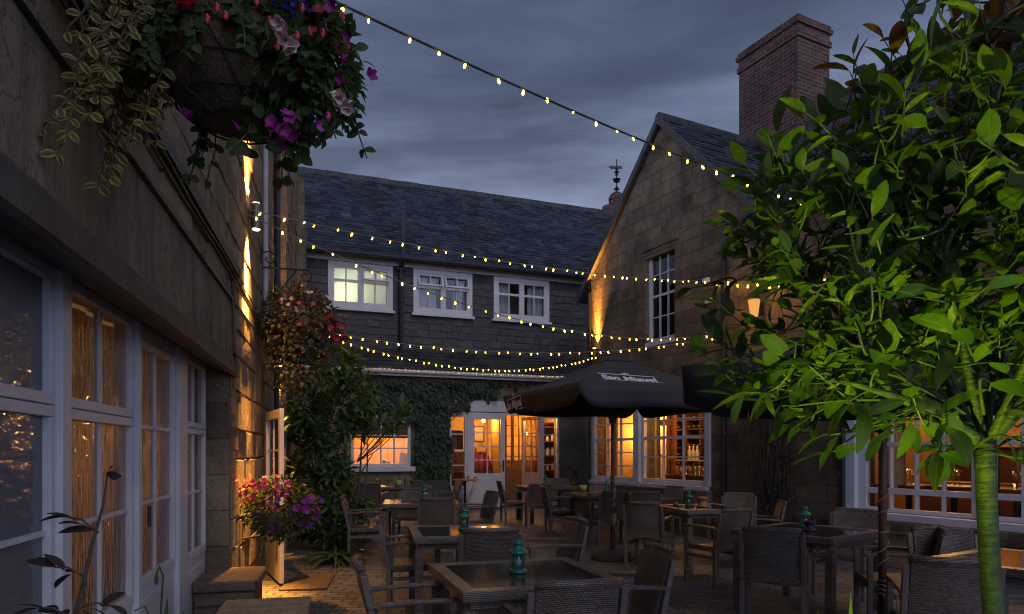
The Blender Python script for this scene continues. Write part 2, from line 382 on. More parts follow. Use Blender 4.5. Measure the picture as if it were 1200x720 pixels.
def wall(mb, u0, u1, z0, z1, y0, y1, holes=()):
    """a wall slab with real openings, reveals included"""
    us = sorted({u0, u1, *[h[0] for h in holes], *[h[1] for h in holes]}); zs = sorted({z0, z1, *[h[2] for h in holes], *[h[3] for h in holes]})
    us = [x for x in us if u0 <= x <= u1]; zs = [x for x in zs if z0 <= x <= z1]
    for a, b in zip(us, us[1:]):
        for c, d in zip(zs, zs[1:]):
            m, k = (a + b) / 2, (c + d) / 2
            if any(h[0] < m < h[1] and h[2] < k < h[3] for h in holes): continue
            mb.quad((a, y0, c), (b, y0, c), (b, y0, d), (a, y0, d)); mb.quad((a, y1, c), (a, y1, d), (b, y1, d), (b, y1, c))
    for a, b, c, d in holes:
        mb.quad((a, y0, c), (a, y0, d), (a, y1, d), (a, y1, c)); mb.quad((b, y0, c), (b, y1, c), (b, y1, d), (b, y0, d))
        mb.quad((a, y0, d), (b, y0, d), (b, y1, d), (a, y1, d))
        if c > z0: mb.quad((a, y0, c), (a, y1, c), (b, y1, c), (b, y0, c))
    mb.quad((u0, y0, z0), (u0, y0, z1), (u0, y1, z1), (u0, y1, z0)); mb.quad((u1, y0, z0), (u1, y1, z0), (u1, y1, z1), (u1, y0, z1))
    mb.quad((u0, y0, z1), (u1, y0, z1), (u1, y1, z1), (u0, y1, z1))
    return mb
def window(par, u0, u1, z0, z1, y, vb=(), hb=(), fw=.06, bar=.022, dep=.07, fm='white', pm='pane', name='window', sill=None, rail=None, label=None, fb=None):
    """frame (part) > glazing_bars, pane, sill; vb / hb: bar positions as fractions of the glass or as metres when > 1 row"""
    f = MB(); fb = fw if fb is None else fb
    f.box(u0, u1, y, y + dep, z1 - fw, z1); f.box(u0, u1, y, y + dep, z0, z0 + fb)
    f.box(u0, u0 + fw, y, y + dep, z0 + fb, z1 - fw); f.box(u1 - fw, u1, y, y + dep, z0 + fb, z1 - fw)
    fo = f.build(name, M[fm], par, bevel=.004)
    if label: fo['label'] = label
    a0, a1, b0, b1 = u0 + fw, u1 - fw, z0 + fb, z1 - fw
    g = MB()
    for q in vb: x = a0 + (a1 - a0) * q; g.box(x - bar / 2, x + bar / 2, y + .014, y + dep - .014, b0, b1)
    for q in hb:
        z = b0 + (b1 - b0) * (q[0] if isinstance(q, tuple) else q); w = q[1] if isinstance(q, tuple) else bar
        g.box(a0, a1, y + .009 if w > .03 else y + .017, y + dep - .017, z - w / 2, z + w / 2)
    if g.v: g.build('glazing_bars', M[fm], fo)
    p = MB(); p.quad((a0, y + dep * .5, b0), (a1, y + dep * .5, b0), (a1, y + dep * .5, b1), (a0, y + dep * .5, b1)); p.build('pane', M[pm], fo)
    if sill: s = MB(); s.box(u0 - sill[0], u1 + sill[0], y - sill[1], y + dep + .002, z0 - sill[2], z0 - .002); s.build('sill', M[fm], fo, bevel=.006)
    return fo
def point(name, loc, col, pw, r=.05):
    l = bpy.data.lights.new(name, 'POINT'); l.color = col; l.energy = pw; l.shadow_soft_size = r
    o = bpy.data.objects.new(name, l); C.objects.link(o); o.location = loc; return o
def spot(name, loc, d, col, pw, ang, blend=.5, r=.03):
    l = bpy.data.lights.new(name, 'SPOT'); l.color = col; l.energy = pw; l.spot_size = math.radians(ang); l.spot_blend = blend; l.shadow_soft_size = r
    o = bpy.data.objects.new(name, l); C.objects.link(o); o.location = loc; o.rotation_euler = V(d).to_track_quat('-Z', 'Y').to_euler(); return o
WARM = (1, .42, .07); AMB = (1, .50, .145)
# ------------------------------------------------------------------ long stone building on the left
LF = Face((-1.15, 0), (-.2525, 1))
L = empty('stone_building', (LF.O.x, LF.O.y, 0), LF.rz, 'long weathered stone building with white rippled-glass windows along the left side', 'building')
YO = -.187
su = lambda px: LF.u(px)
s1, s2, s3, s4, s5 = su(75), su(158), su(205), su(215), su(241)
m = MB(); wall(m, -4, s5 + .03, 2.192, 2.238, -.0, .35); wall(m, -4, s5 + .03, 2.24, 2.73, YO - .03, .35); m.build('render_band', M['plaster'], L)
m = MB(); wall(m, -4, 10.2, 2.733, 6.6, YO, .35); wall(m, s5 + .03, 10.2, 0, 2.73, YO, .35); m.build('mortar_wall', M['plaster'], L)
m = MB(); stones(m, -2, s5 + .03, 2.81, 6.6, YO + .001, .55); stones(m, s5 + .03, 10.19, 0, 6.6, YO + .001, .50, (.2, .36), .018)
for k in range(7):
    z = .02 + k * .31; m.box(s5 + .018, s5 + .031, YO + .004, -.004, z, z + .30)
m.build('stone_wall', M['ashlar'], L)
m = MB(); wall(m, 10.2, 21, 0, 6.6, YO - .17, .35); m.box(12.6, 13.0, YO - .30, YO - .172, 0, 6.4); stones(m, 10.2, 12.59, 0, 6.6, YO - .169, .5); m.build('rear_wall', M['ashlar'], L)
# raised, uneven quoins at the end of the window range
m = MB()
z = 0.0; k = 0
while z < 2.2:
    h = rnd.choice((.26, .3, .34)); w = .42 if k % 2 else .24
    m.box(s5 + .028, s5 + .03 + w, YO - .012 - rnd.random() * .012, YO - .001, z + .006, min(z + h, 2.235) - .006); z += h; k += 1
m.build('quoins', M['ashlar'], L, bevel=.012)
m = MB(); m.prism([(-4, YO - .031, 2.275), (-4, YO - .065, 2.235), (-4, YO - .065, 2.125), (-4, YO - .04, 2.11), (-4, -.008, 2.19), (-4, -.008, 2.239), (-4, YO - .031, 2.239)], (4 + s5 + .16, 0, 0)); m.build('drip_moulding', M['drip'], L)
m = MB(); m.prism([(-4, YO - .002, 2.80), (-4, YO - .055, 2.765), (-4, YO - .055, 2.735), (-4, YO - .002, 2.735)], (s5 + 4.2, 0, 0)); m.build('string_course', M['stone_l'], L)
m = MB(); m.box(1.0, 6.3, YO - .06, YO - .004, 3.02, 3.10); m.build('timber_batten', M['drip'], L)
for i in range(3):
    m = MB(); pts = []
    for k in range(24):
        s = 1.2 + k * .34; pts.append((s, YO - .035 - .02 * (i % 2), 3.0 - .022 * i - (.012 * math.sin(s * 3 + i)) - (0 if s < 6.2 else (s - 6.2) * .05)))
    m.tube(pts, .009, 6); m.build('cable', M['black'], L)
m = MB(); m.tube([(5.75, YO - .03, 3.0), (5.9, YO - .05, 2.9), (5.93, YO - .05, 2.75), (5.93, YO - .06, 2.3), (5.99, YO - .06, 2.2)], .013, 6); m.build('cable', M['black'], L)
m = MB(); m.tube([(8.55, YO + .02, 2.95), (8.55, YO - .05, 3.05), (8.55, YO - .05, 6.2)], .032, 10); m.build('downpipe', M['pipe'], L, smooth=False)
m = MB(); m.tube([(10.05, YO - .06, .2), (10.05, YO - .06, 6.4)], .045, 10); m.build('downpipe', M['black'], L)
# white timber joinery: posts between the lights, then each light with its sash
m = MB()
for a, b in ((s1 - .10, s1), (s3 + .0, s4), (s2 - .03, s2 + .03)): m.box(a, b, -.03, .10, .12, 2.2)
m.box(-4, s5, .0, .10, 2.165, 2.2); m.build('joinery_post', M['white'], L, bevel=.004)
def light(a, b, ztop, zm, zbot, cols, pm, name='window', panel=True, bars=(1.13,)):
    if zm:
        window(L, a, b, zm, ztop + .05, -.005, [k / cols for k in range(1, cols)], (), .045, .02, .06, 'white', pm, name)
        z1 = zm - .004
    else: z1 = ztop + .05
    hb = [(zz - (zbot)) / (z1 - .045 - zbot) for zz in bars]
    window(L, a, b, zbot - .06, z1, -.005, [k / cols for k in range(1, cols)], hb, .045, .022, .06, 'white', pm, name, fb=.06)
    if panel:
        p = MB(); p.box(a, b, .004, .05, .10, zbot - .062); p.build('bottom_panel', M['white'], L, bevel=.004)
        p = MB(); p.box(a + .09, b - .09, -.006, .003, .16, zbot - .13); p.build('raised_panel', M['white'], L, bevel=.006)
light(-1.2, .45, 2.13, 1.64, .60, 2, 'frost'); light(.47, s1 - .102, 2.13, 1.64, .60, 1, 'frost')
light(s1 + .002, s2 - .032, 2.14, 1.64, .66, 2, 'ripple')
light(s2 + .032, s3 - .002, 2.06, None, .72, 2, 'ripple', 'french_door', bars=(1.6, 1.15))
light(s4 + .002, s5 - .004, 2.14, 1.64, .67, 2, 'ripple', bars=(1.13,))
m = MB(); m.box(s2 + .03, s3, .0, .06, 2.115, 2.163); m.build('door_head', M['white'], L)
m = MB(); m.tube([(s2 + .10, -.05, 1.02), (s2 + .10, -.05, 1.14)], .010, 6); m.build('door_handle', M['black'], L)
# room behind
m = MB(); m.quad((s1 - .05, .8, 0), (s5, .8, 0), (s5, .8, 2.3), (s1 - .05, .8, 2.3)); m.quad((s1 - .05, .1, 0), (s1 - .05, .8, 0), (s1 - .05, .8, 2.3), (s1 - .05, .1, 2.3)); m.quad((s5 + .02, .1, 0), (s5 + .02, .8, 0), (s5 + .02, .8, 2.3), (s5 + .02, .1, 2.3)); m.quad((-4, .1, 2.22), (s5, .1, 2.22), (s5, 1.4, 2.22), (-4, 1.4, 2.22))
m.build('interior_wall', M['creamwall'], L)
m = MB(); m.quad((-4, 1.2, 0), (s1 - .06, 1.2, 0), (s1 - .06, 1.2, 2.3), (-4, 1.2, 2.3)); m.quad((-4, .1, 0), (-4, 1.2, 0), (-4, 1.2, 2.3), (-4, .1, 2.3)); m.build('store_wall', M['stone_l'], L)
t = NT('amber curtain'); o = t.obj(); mp = t.n('Mapping', Scale=(22, 22, 2.6)); t.l(o, mp, 'Vector'); nz = noise(t, mp.outputs[0], 2.6, 3, .55)
c = t.ramp(nz, [(.3, (.16, .09, .045)), (.7, (.52, .35, .20))]); p = t.n('BsdfPrincipled', Roughness=.9); t.l(c, p, 'Base Color'); t.l(t.bump(nz, .03), p, 'Normal')
tr = t.n('BsdfTranslucent'); t.l(c, tr, 'Color'); mx = t.n('MixShader', Fac=.55); t.l(p.outputs[0], mx, 1); t.l(tr.outputs[0], mx, 2); M['curtain'] = t.done(mx)
def curtain(par, a, b, y, z0, z1, mat='curtain', amp=.018, fr=26):
    n = int((b - a) * 60) + 4; cm = MB(); vs = []
    for i in range(n + 1):
        u = a + (b - a) * i / n; yy = y + amp * math.sin(u * fr) + amp * .5 * math.sin(u * fr * 2.3 + 1)
        vs += [(u, yy, z0), (u, yy, z1)]
    cm.add(vs, [(2 * i, 2 * i + 2, 2 * i + 3, 2 * i + 1) for i in range(n)])
    return cm.build('curtain', M[mat], par, smooth=True)
curtain(L, s1, s5, .22, .1, 2.2, amp=.012)
for q in (.1, .3, .5, .7, .9): point('room_lamp', LF.w(s1 + (s5 - s1) * q, .70, 1.3), (1, .62, .30), 2.1, .3)
# wall lamps: up-and-down spots
def wall_lamp(F, u, y, z, up, dn, label, ang=75, off=.10, tilt=.05, far_up=0, far_dn=0):
    r = empty('wall_lamp', F.w(u, y, z), F.rz, label, 'wall lamp')
    m = MB(); m.box(-.04, .04, -.025, 0, -.06, .06); m.build('back_plate', M['grey_metal'], r, bevel=.005)
    m = MB(); m.tube([(0, -.02, 0), (0, -off + .04, 0)], .013, 8); m.build('bracket', M['grey_metal'], r)
    m = MB(); m.lathe([(.044, -.13), (.050, -.125), (.050, .125), (.044, .13)], 18, (0, -off, 0)); m.build('lamp_body', M['grey_metal'], r, smooth=False)
    e = MB(); 
    if dn: e.lathe([(.036, -.136), (.036, -.131)], 14, (0, -off, 0))
    if up: e.lathe([(.036, .131), (.036, .136)], 14, (0, -off, 0))
    e.build('bulb', M['bulbwarm'], r)
    p = F.w(u, y - off, z)
    if up: spot('spot_up', p + V((0, 0, .15)), F.n * tilt + V((0, 0, 1)), WARM, up, ang, 1, .02)
    if dn: spot('spot_down', p - V((0, 0, .15)), F.n * tilt - V((0, 0, 1)), WARM, dn, ang, 1, .02)
    if far_up: spot('spot_up', p + V((0, 0, .15)), F.n * .075 + V((0, 0, 1)), WARM, far_up, 26, 1, .02)
    if far_dn: spot('spot_down', p - V((0, 0, .15)), F.n * .15 - F.x * .06 - V((0, 0, 1)), WARM, far_dn, 38, 1, .02)
    return r
wall_lamp(LF, LF.u(288, YO), YO, 3.86, 300, 280, 'grey cylinder wall lamp glowing up and down on the left stone wall', ang=84, off=.10, tilt=.17, far_up=1300, far_dn=3600)
wall_lamp(LF, 10.05, YO, 2.55, 40, 260, 'grey cylinder wall lamp half hidden behind the round flower ball', ang=40, off=.10, tilt=.08, far_up=500, far_dn=350)
# stone step, low slatted bench, doormat, opened door leaf
t_ = empty('stone_step', LF.w(5.75, -.30, 0), LF.rz, 'square worn stone block at the foot of the stone pier', 'step')
m = MB(); m.box(-.33, .30, -.16, .28, 0, .36); m.build('block', M['stone_l'], t_, bevel=.02)
m = MB(); m.box(-.36, .33, -.19, .28, .362, .45); m.build('cap_stone', M['stone_l'], t_, bevel=.018)
M['slat'] = wood('weathered slats', (.28, .20, .12), (.46, .34, .21), .7, (3, 20, 3))
b = empty('slatted_bench', (-1.50, 4.0, 0), LF.rz, 'weathered wooden slatted seat at the bottom left edge by the doors', 'bench')
for k in range(9):
    m = MB(); m.box(-.72 + k * .165, -.72 + k * .165 + .15, -.28, .28, .41, .44); m.build('slat', M['slat'], b, bevel=.006)
for x, y in ((-.65, -.24), (.65, -.24), (-.65, .24), (.65, .24)):
    m = MB(); m.box(x - .03, x + .03, y - .03, y + .03, 0, .408); m.build('leg', M['slat'], b)
m = MB(); m.box(-.62, .62, -.22, -.19, .34, .407); m.box(-.62, .62, .19, .22, .34, .407); m.build('rail', M['slat'], b)
m = MB(); m.box(-.24, .24, -.42, .42, .004, .02); d_ = m.build('doormat', M['coir'], None, loc=(-2.25, 7.55, 0)); d_.rotation_euler.z = .15; tag(d_, 'flat brown coir doormat below the open white door leaf', 'doormat')
p1, p2 = V((-2.985, 8.25, 0)), V((-2.50, 7.35, 0)); DF = Face((p1.x, p1.y), (p2 - p1)); wl = (p2 - p1).length
D = empty('open_door', p1, DF.rz, 'open white glazed door leaf standing out from the stone wall', 'door')
fo = window(D, 0, wl, .03, 1.92, 0, (.5,), (.4, .7), .10, .024, .045, 'white2', 'pane', 'door_frame', fb=.62)
m = MB(); m.tube([(wl - .05, -.05, 1.0), (wl - .17, -.05, 1.0)], .012, 8); m.build('handle', M['black'], D)
# ------------------------------------------------------------------ slate-hung house across the end of the courtyard
FF = Face((-.65, 17.3), (.9345, .356))
H = empty('slate_house', FF.O, FF.rz, 'wide slate-roofed house across the end of the courtyard with three white upstairs windows', 'house')
U = FF.u; D1 = .62
ua, ub = U(330, D1), 8.5
zE = 6.42; zR = 9.47; dR = D1 + 3.3
m = MB(); m.prism([(ua, D1 - .30, zE - .12), (ua, dR, zR), (ua, dR + 3.6, zE), (ua, dR + 3.6, zE - .15), (ua, dR, zR - .16), (ua, D1 - .30, zE - .24)], (ub - ua, 0, 0)); m.build('roof', M['slate_w'], H)
m = MB(); k_ = V((0, dR - D1 + .30, zR - zE + .12)); slates(m, (ua, D1 - .32, zE - .135), (1, 0, 0), k_.normalized(), V((0, -k_.z, k_.y)).normalized(), ub - ua, k_.length, .25, .165); m.build('roof_slates', M['slates'], H)
m = MB(); x = ua
while x < ub:
    m.tube([(x, dR, zR + .0), (x + .44, dR, zR + .0)], .115 + rnd.uniform(-.006, .006), 8); x += .447
m.build('ridge_tiles', M['slate_w'], H)
m = MB(); m.tube([(ua, D1 - .36, zE - .20), (ub, D1 - .36, zE - .20)], .065, 8); m.build('gutter', M['black'], H)
m = MB(); m.box(ua, ub, D1 - .10, D1 - .004, zE - .33, zE - .20); m.build('fascia', M['white2'], H)
wins = [(384, 460, 366), (484, 553, 371), (578, 643, 376)]
holes = []
for a, b_, pb in wins:
    a, b_ = U(a, D1), U(b_, D1); zb = 4.97; holes.append((a, b_, zb, zE - .335))
m = MB(); wall(m, ua, ub, 3.4, zE - .33, D1, D1 + .3, holes); m.build('upper_wall', M['slate_w'], H)
m = MB(); xs = [ua] + [q for h in holes for q in (h[0], h[1])] + [ub]
for q in range(0, len(xs), 2): slates(m, (xs[q] + .002, D1 - .004, holes[0][2]), (1, 0, 0), (0, 0, 1), (0, -1, 0), xs[q + 1] - xs[q] - .004, zE - .335 - holes[0][2], .26, .175)
slates(m, (ua, D1 - .004, 4.02), (1, 0, 0), (0, 0, 1), (0, -1, 0), ub - ua, holes[0][2] - .075 - 4.02, .26, .175); m.build('slate_hanging', M['slates_w'], H)
for i, (a, b_, c, d) in enumerate(holes):
    fo = window(H, a, b_, c, d, D1 - .05, (), (), .10, .03, .12, 'white2', 'pane', 'window', sill=(.05, .06, .07))
    mid = (a + b_) / 2
    for k, (x0, x1) in enumerate(((a + .10, mid - .02), (mid + .02, b_ - .10))):
        z0, z1 = c + .10, d - .10; zt = z0 + (z1 - z0) * .62
        f = MB(); f.box(x0, x1, D1 - .035, D1 + .03, z0, z0 + .05); f.box(x0, x1, D1 - .035, D1 + .03, z1 - .05, z1)
        for q in (x0, x1 - .05): f.box(q, q + .05, D1 - .035, D1 + .03, z0 + .05, z1 - .05)
        xm = (x0 + x1) / 2; f.box(xm - .014, xm + .014, D1 - .02, D1 + .02, z0 + .05, z1 - .05); f.box(x0 + .05, x1 - .05, D1 - .03, D1 + .025, zt - .03, zt + .03)
        f.build('casement', M['white2'], fo)
        if (i == 1) or (i == 0 and k == 1):     # top lights tilted open
            v = MB(); ang = Matrix.Translation((0, D1 - .045, z1 - .03)) @ Matrix.Rotation(-math.radians(24), 4, 'X'); hh = (z1 - zt) - .01
            v.box(x0 + .01, x0 + .05, -.02, .02, -hh, 0, ang); v.box(x1 - .05, x1 - .01, -.02, .02, -hh, 0, ang); v.box(x0 + .05, x1 - .05, -.02, .02, -.045, 0, ang); v.box(x0 + .05, x1 - .05, -.02, .02, -hh, -hh + .045, ang); v.box(xm - .012, xm + .012, -.014, .014, -hh + .045, -.045, ang)
            v.build('top_light', M['white2'], fo)
    mp = MB(); mp.box(mid - .02, mid + .02, D1 - .048, D1 + .05, c + .10, d - .10); mp.build('mullion', M['white2'], fo)
# upstairs rooms: one box per window
M['lace'] = plain('net curtain', (.42, .42, .44), .9, .15, 5, .01, 20)
t = NT('obscured glass'); o = t.obj(); nz = noise(t, o, 5, 3); tr = t.n('BsdfTranslucent', Color=(.75, .80, .62)); gl = t.n('BsdfGlossy', Roughness=.15); mx = t.n('MixShader', Fac=.1); t.l(tr.outputs[0], mx, 1); t.l(gl.outputs[0], mx, 2); M['obscure'] = t.done(mx)
for i, (a, b_, c, d) in enumerate(holes):
    r = MB(); x0, x1, y0, y1, z0, z1 = a - .3, b_ + .3, D1 + .31, D1 + 1.8, c - .3, d + .15
    r.quad((x0, y1, z0), (x1, y1, z0), (x1, y1, z1), (x0, y1, z1)); r.quad((x0, y0, z0), (x0, y1, z0), (x0, y1, z1), (x0, y0, z1)); r.quad((x1, y0, z0), (x1, y1, z0), (x1, y1, z1), (x1, y0, z1)); r.quad((x0, y0, z0), (x1, y0, z0), (x1, y1, z0), (x0, y1, z0)); r.quad((x0, y0, z1), (x1, y0, z1), (x1, y1, z1), (x0, y1, z1))
    r.build('interior_wall', M['creamwall'], H)
    if i == 0:
        q = MB(); q.quad((a + .05, D1 + .07, c + .05), (b_ - .05, D1 + .07, c + .05), (b_ - .05, D1 + .07, d - .05), (a + .05, D1 + .07, d - .05)); q.build('obscured_pane', M['obscure'], H)
        point('upstairs_lamp', FF.w(a + .42, D1 + .42, c + .38), (.95, 1, .60), 4, .05)
        point('upstairs_room_lamp', FF.w((a + b_) / 2, D1 + .95, d - .2), (.95, 1, .62), 3, .1)
    else:
        for (p, q2) in ((a + .08, (a + b_) / 2 - (.14 if i == 1 else .3)), ((a + b_) / 2 + (.3 if i == 1 else .25), b_ - .06)): curtain(H, p, q2, D1 + .17, c + .05, d - .1, 'lace', .02, 40)
# soil pipe and rainwater pipes
m = MB(); u = U(470, D1 - .12); m.tube([(u, D1 - .12, 3.8), (u, D1 - .12, 6.05), (u, D1 - .42, 6.2), (u, D1 - .42, 7.45)], .055, 10); m.lathe([(.07, 0), (.07, .07)], 10, (u, D1 - .42, 7.4)); m.lathe([(.07, 0), (.07, .10)], 10, (u, D1 - .12, 5.2)); m.box(u - .12, u + .12, D1 - .14, D1 - .01, 6.0, 6.05); m.build('soil_pipe', M['black'], H)
# lean-to slate skirt and the ground floor
zF = 3.36
m = MB(); m.prism([(ua, D1 + .02, 4.05), (ua, -.22, zF + .08), (ua, -.22, zF), (ua, D1 + .02, 3.9)], (ub - ua, 0, 0)); m.build('lean_to_roof', M['slate_w'], H)
m = MB(); k_ = V((0, D1 + .24, 4.05 - zF - .08)); slates(m, (ua, -.235, zF + .075), (1, 0, 0), k_.normalized(), V((0, -k_.z, k_.y)).normalized(), ub - ua, k_.length, .27, .175); m.build('roof_slates', M['slates_w'], H)
m = MB(); m.box(ua, ub, -.25, -.20, zF - .09, zF + .03); m.tube([(ua, -.30, zF + .01), (ub, -.30, zF + .01)], .05, 8); m.build('lean_to_gutter', M['white2'], H)
w0 = (U(411), U(481), FF.z(450, 547), FF.z(450, 487))
sl = (U(526), U(547)); lf = (U(550), U(591)); op = (U(593), U(633)); sr = (U(635), U(655))
zd = FF.z(570, 484)
dh = (sl[0], sr[1], 0.04, zd)
m = MB(); wall(m, ua, ub, 0, zF - .01, 0, .32, [w0, dh]); m.build('ground_floor_wall', M['stone_f'], H)
m = MB(); m.box(dh[0] - .15, dh[1] + .1, -.05, -.002, zd + .02, zd + .30); m.build('door_lintel', M['white2'], H, bevel=.006)
window(H, w0[0], w0[1], w0[2], w0[3], -.02, (.25, .5, .75), (.34, .62), .07, .03, .09, 'white2', 'pane', 'window', sill=(.10, .10, .12))
# door set: sidelight, closed leaf, opening with an inward leaf, sidelight
m = MB()
for a, b_ in ((sl[1], lf[0]), (op[1], sr[0])): m.box(a, b_, -.04, .10, .04, zd - .05)
m.box(dh[0], dh[1], -.04, .10, zd - .05, zd); m.build('door_frame', M['white2'], H, bevel=.004)
for a, b_ in (sl, sr): window(H, a, b_, .05, zd - .052, -.02, (), (.30, .52, .75), .06, .028, .08, 'white2', 'pane', 'sidelight', fb=.55)
window(H, lf[0], lf[1], .05, zd - .052, -.05, (.5,), (.25, .5, .75), .115, .026, .05, 'white2', 'pane', 'french_door', fb=.86)
m = MB(); m.box(lf[0] + .12, lf[1] - .12, -.056, -.0505, .18, .78); m.build('raised_panel', M['white2'], H, bevel=.004)
m = MB(); m.box(lf[1] - .07, lf[1] - .03, -.062, -.051, .95, 1.25); m.tube([(lf[1] - .05, -.062, 1.1), (lf[1] - .05, -.10, 1.1), (lf[1] - .16, -.10, 1.1)], .011, 6); m.build('door_handle', M['black'], H)
hx = op[1] - .005; L2 = empty('inner_leaf', (hx, .02, 0), math.radians(105), None, None); L2.parent = H
fo = window(L2, 0, .80, .05, zd - .06, -.045, (.5,), (.25, .5, .75), .09, .024, .045, 'white2', 'pane', 'french_door', fb=.86)
# dining hall behind the doors
def shell(par, x0, x1, y0, y1, z0, z1, mat, fl='floor_in'):
    r = MB(); r.quad((x0, y1, z0), (x1, y1, z0), (x1, y1, z1), (x0, y1, z1)); r.quad((x0, y0, z0), (x0, y1, z0), (x0, y1, z1), (x0, y0, z1)); r.quad((x1, y0, z0), (x1, y1, z0), (x1, y1, z1), (x1, y0, z1)); r.quad((x0, y0, z1), (x1, y0, z1), (x1, y1, z1), (x0, y1, z1))
    r.build('interior_wall', M[mat], par)
    r = MB(); r.quad((x0, y0, z0), (x1, y0, z0), (x1, y1, z0), (x0, y1, z0)); r.build('interior_floor', M[fl], par)
shell(H, dh[0] - .3, dh[1] + 1.2, .33, 3.6, .03, 2.9, 'amberwall')
m = MB(); x0, x1 = lf[1] + .02, op[1] + .35      # polished timber porch screen with small panes
m.box(x0, x1, .93, .99, .04, 1.05); m.box(x0, x1, .93, .99, 2.45, 2.6)
for q in range(8): x = x0 + (x1 - x0) * q / 7; m.box(x - (.04 if q in (0, 3, 7) else .015), x + (.04 if q in (0, 3, 7) else .015), .93, .99, 1.052, 2.448)
for q in range(1, 5): m.box(x0, x1, .942, .978, 1.05 + .28 * q - .014, 1.05 + .28 * q + .014)
for q in range(2): m.box(x0 + .12 + q * (x1 - x0) / 2, x0 + (q + 1) * (x1 - x0) / 2 - .08, .915, .928, .2, .9)
m.build('porch_screen', M['oak'], H)
m = MB(); m.box(lf[1] - .02, lf[1] + .015, .34, .93, .04, 2.6); m.build('porch_side', M['amberwall'], H)
for k, (u, y, z, w) in enumerate(((U(566, .8), .75, 2.28, 30), (U(644, 1.8), 2.1, 2.2, 40), (U(620, 2.2), 2.4, 2.0, 34), (U(626, .6), .62, 2.36, 34))):
    point('hall_lamp', FF.w(u, y, z), AMB, w * 1.3, .06)
    p = empty('hall_pendant', FF.w(u, y, z), 0, ('small round lamp glowing inside the left glazed door leaf', 'small lamp glowing behind the right door sidelight', 'small lamp glowing deep behind the timber porch screen', 'small lamp glowing inside the open doorway top')[k], 'lamp')
    q = MB(); q.ball((0, 0, 0), .045); q.build('bulb', M['bulbwarm'], p); q = MB(); q.tube([(0, 0, .05), (0, 0, 2.88 - z)], .006, 6); q.build('cord', M['black'], p)
M['china'] = plain('white china', (.62, .58, .5), .3, .05, 10, 0)
# timber lining, pictures and shelves inside the hall
yb = 3.55
m = MB(); xa, xb = dh[0] - .28, dh[1] + 1.15; m.box(xa, xb, yb - .05, yb, .04, 1.15); m.box(xa, xb, yb - .08, yb - .051, 1.151, 1.2)
x = xa
while x < xb - .1: m.box(x + .05, x + .42, yb - .062, yb - .0505, .2, 1.05); x += .5
m.build('dado', M['darkwood'], H)
m = MB(); m.box(sl[0] - .1, lf[1] - .06, 1.20, 1.24, .04, 1.42); m.box(sl[0] - .1, lf[1] - .06, 1.18, 1.26, 1.421, 1.46)
for q in range(6): x = sl[0] + (lf[1] - sl[0]) * q / 5.5; m.box(x, x + .03, 1.18, 1.199, .04, 1.42)
m.build('settle_back', M['darkwood'], H)
bkc = empty('bookcase', FF.w(U(645, .9) + .1, 1.0, .03), FF.rz, 'tall dark bookcase lined with jars behind the right door sidelight', 'bookcase')
m = MB(); m.box(-.42, -.38, -.14, .16, 0, 2.2); m.box(.38, .42, -.14, .16, 0, 2.2); m.box(-.379, .379, .13, .16, 0, 2.2); m.box(-.42, .42, -.14, .16, 2.201, 2.24); m.build('case', M['darkwood'], bkc)
for q in range(6): m = MB(); m.box(-.378, .378, -.13, .128, .1 + q * .4, .125 + q * .4); m.build('shelf', M['oak'], bkc)
j0 = None
for q in range(1, 5):
    for r in range(5):
        if rnd.random() < .2: continue
        loc = bkc.matrix_basis @ V((-.30 + r * .15, -.02, .126 + q * .4))
        if j0 is None:
            jm = MB(); jm.lathe([(.04, 0), (.048, .03), (.045, .14), (.03, .17), (.032, .2)], 10); j0 = jm.build('jar', M['china'], None, True); o = j0
        else: o = j0.copy(); C.objects.link(o)
        o.location = loc; o.scale = (rnd.uniform(.7, 1.2),) * 2 + (rnd.uniform(.6, 1.3),); tag(o, 'pale jar on the dark bookcase behind the right door sidelight', 'jar', 'jars on the bookcase')
for px, z, hw_, hh_, lab in ((561, 1.95, .16, .22, 'tall framed picture inside the left glazed door leaf'), (584, 1.9, .12, .3, 'narrow framed picture by the right edge of the left door leaf')):
    m = MB(); u = U(px, 1.6); m.box(-hw_, hw_, -.02, 0, -hh_, hh_); fr = m.build('picture_frame', M['darkwood'], None, loc=FF.w(u, 1.6, z)); fr.rotation_euler.z = FF.rz; tag(fr, lab, 'picture')
    m = MB(); m.box(-hw_ + .035, hw_ - .035, -.026, -.0205, -hh_ + .035, hh_ - .035); m.build('print', M['creamwall'], fr)
m = MB(); m.box(sl[0] - .1, lf[1] - .06, 1.605, 1.66, .04, 2.85); m.build('hall_partition', M['amberwall'], H)
# sideboard with red carafes behind the left leaf
sb = empty('sideboard', FF.w((sl[0] + lf[1]) / 2, .95, .03), FF.rz, 'dark sideboard inside the left glazed door leaf carrying red carafes', 'sideboard')
hw = (lf[1] - sl[0]) / 2 - .05
m = MB(); m.box(-hw, hw, -.2, .2, .86, .90); m.box(-hw, hw, -.2, .2, .10, .14); m.box(-hw, hw, .16, .2, .14, .86); m.build('shelf', M['darkwood'], sb)
m = MB(); m.box(-hw, -hw + .05, -.2, .2, 0, .86); m.build('leg', M['darkwood'], sb); m = MB(); m.box(hw - .05, hw, -.2, .2, 0, .86); m.build('leg', M['darkwood'], sb)
M['china'] = plain('white china', (.62, .58, .5), .3, .05, 10, 0); M['redglass'] = plain('red glaze', (.30, .02, .015), .2, .2, 10, 0); M['china'] = plain('white china', (.62, .58, .5), .3, .05, 10, 0)
car = MB(); car.lathe([(.05, 0), (.085, .05), (.09, .25), (.06, .40), (.028, .50), (.024, .58), (.034, .60)], 14)
first = None
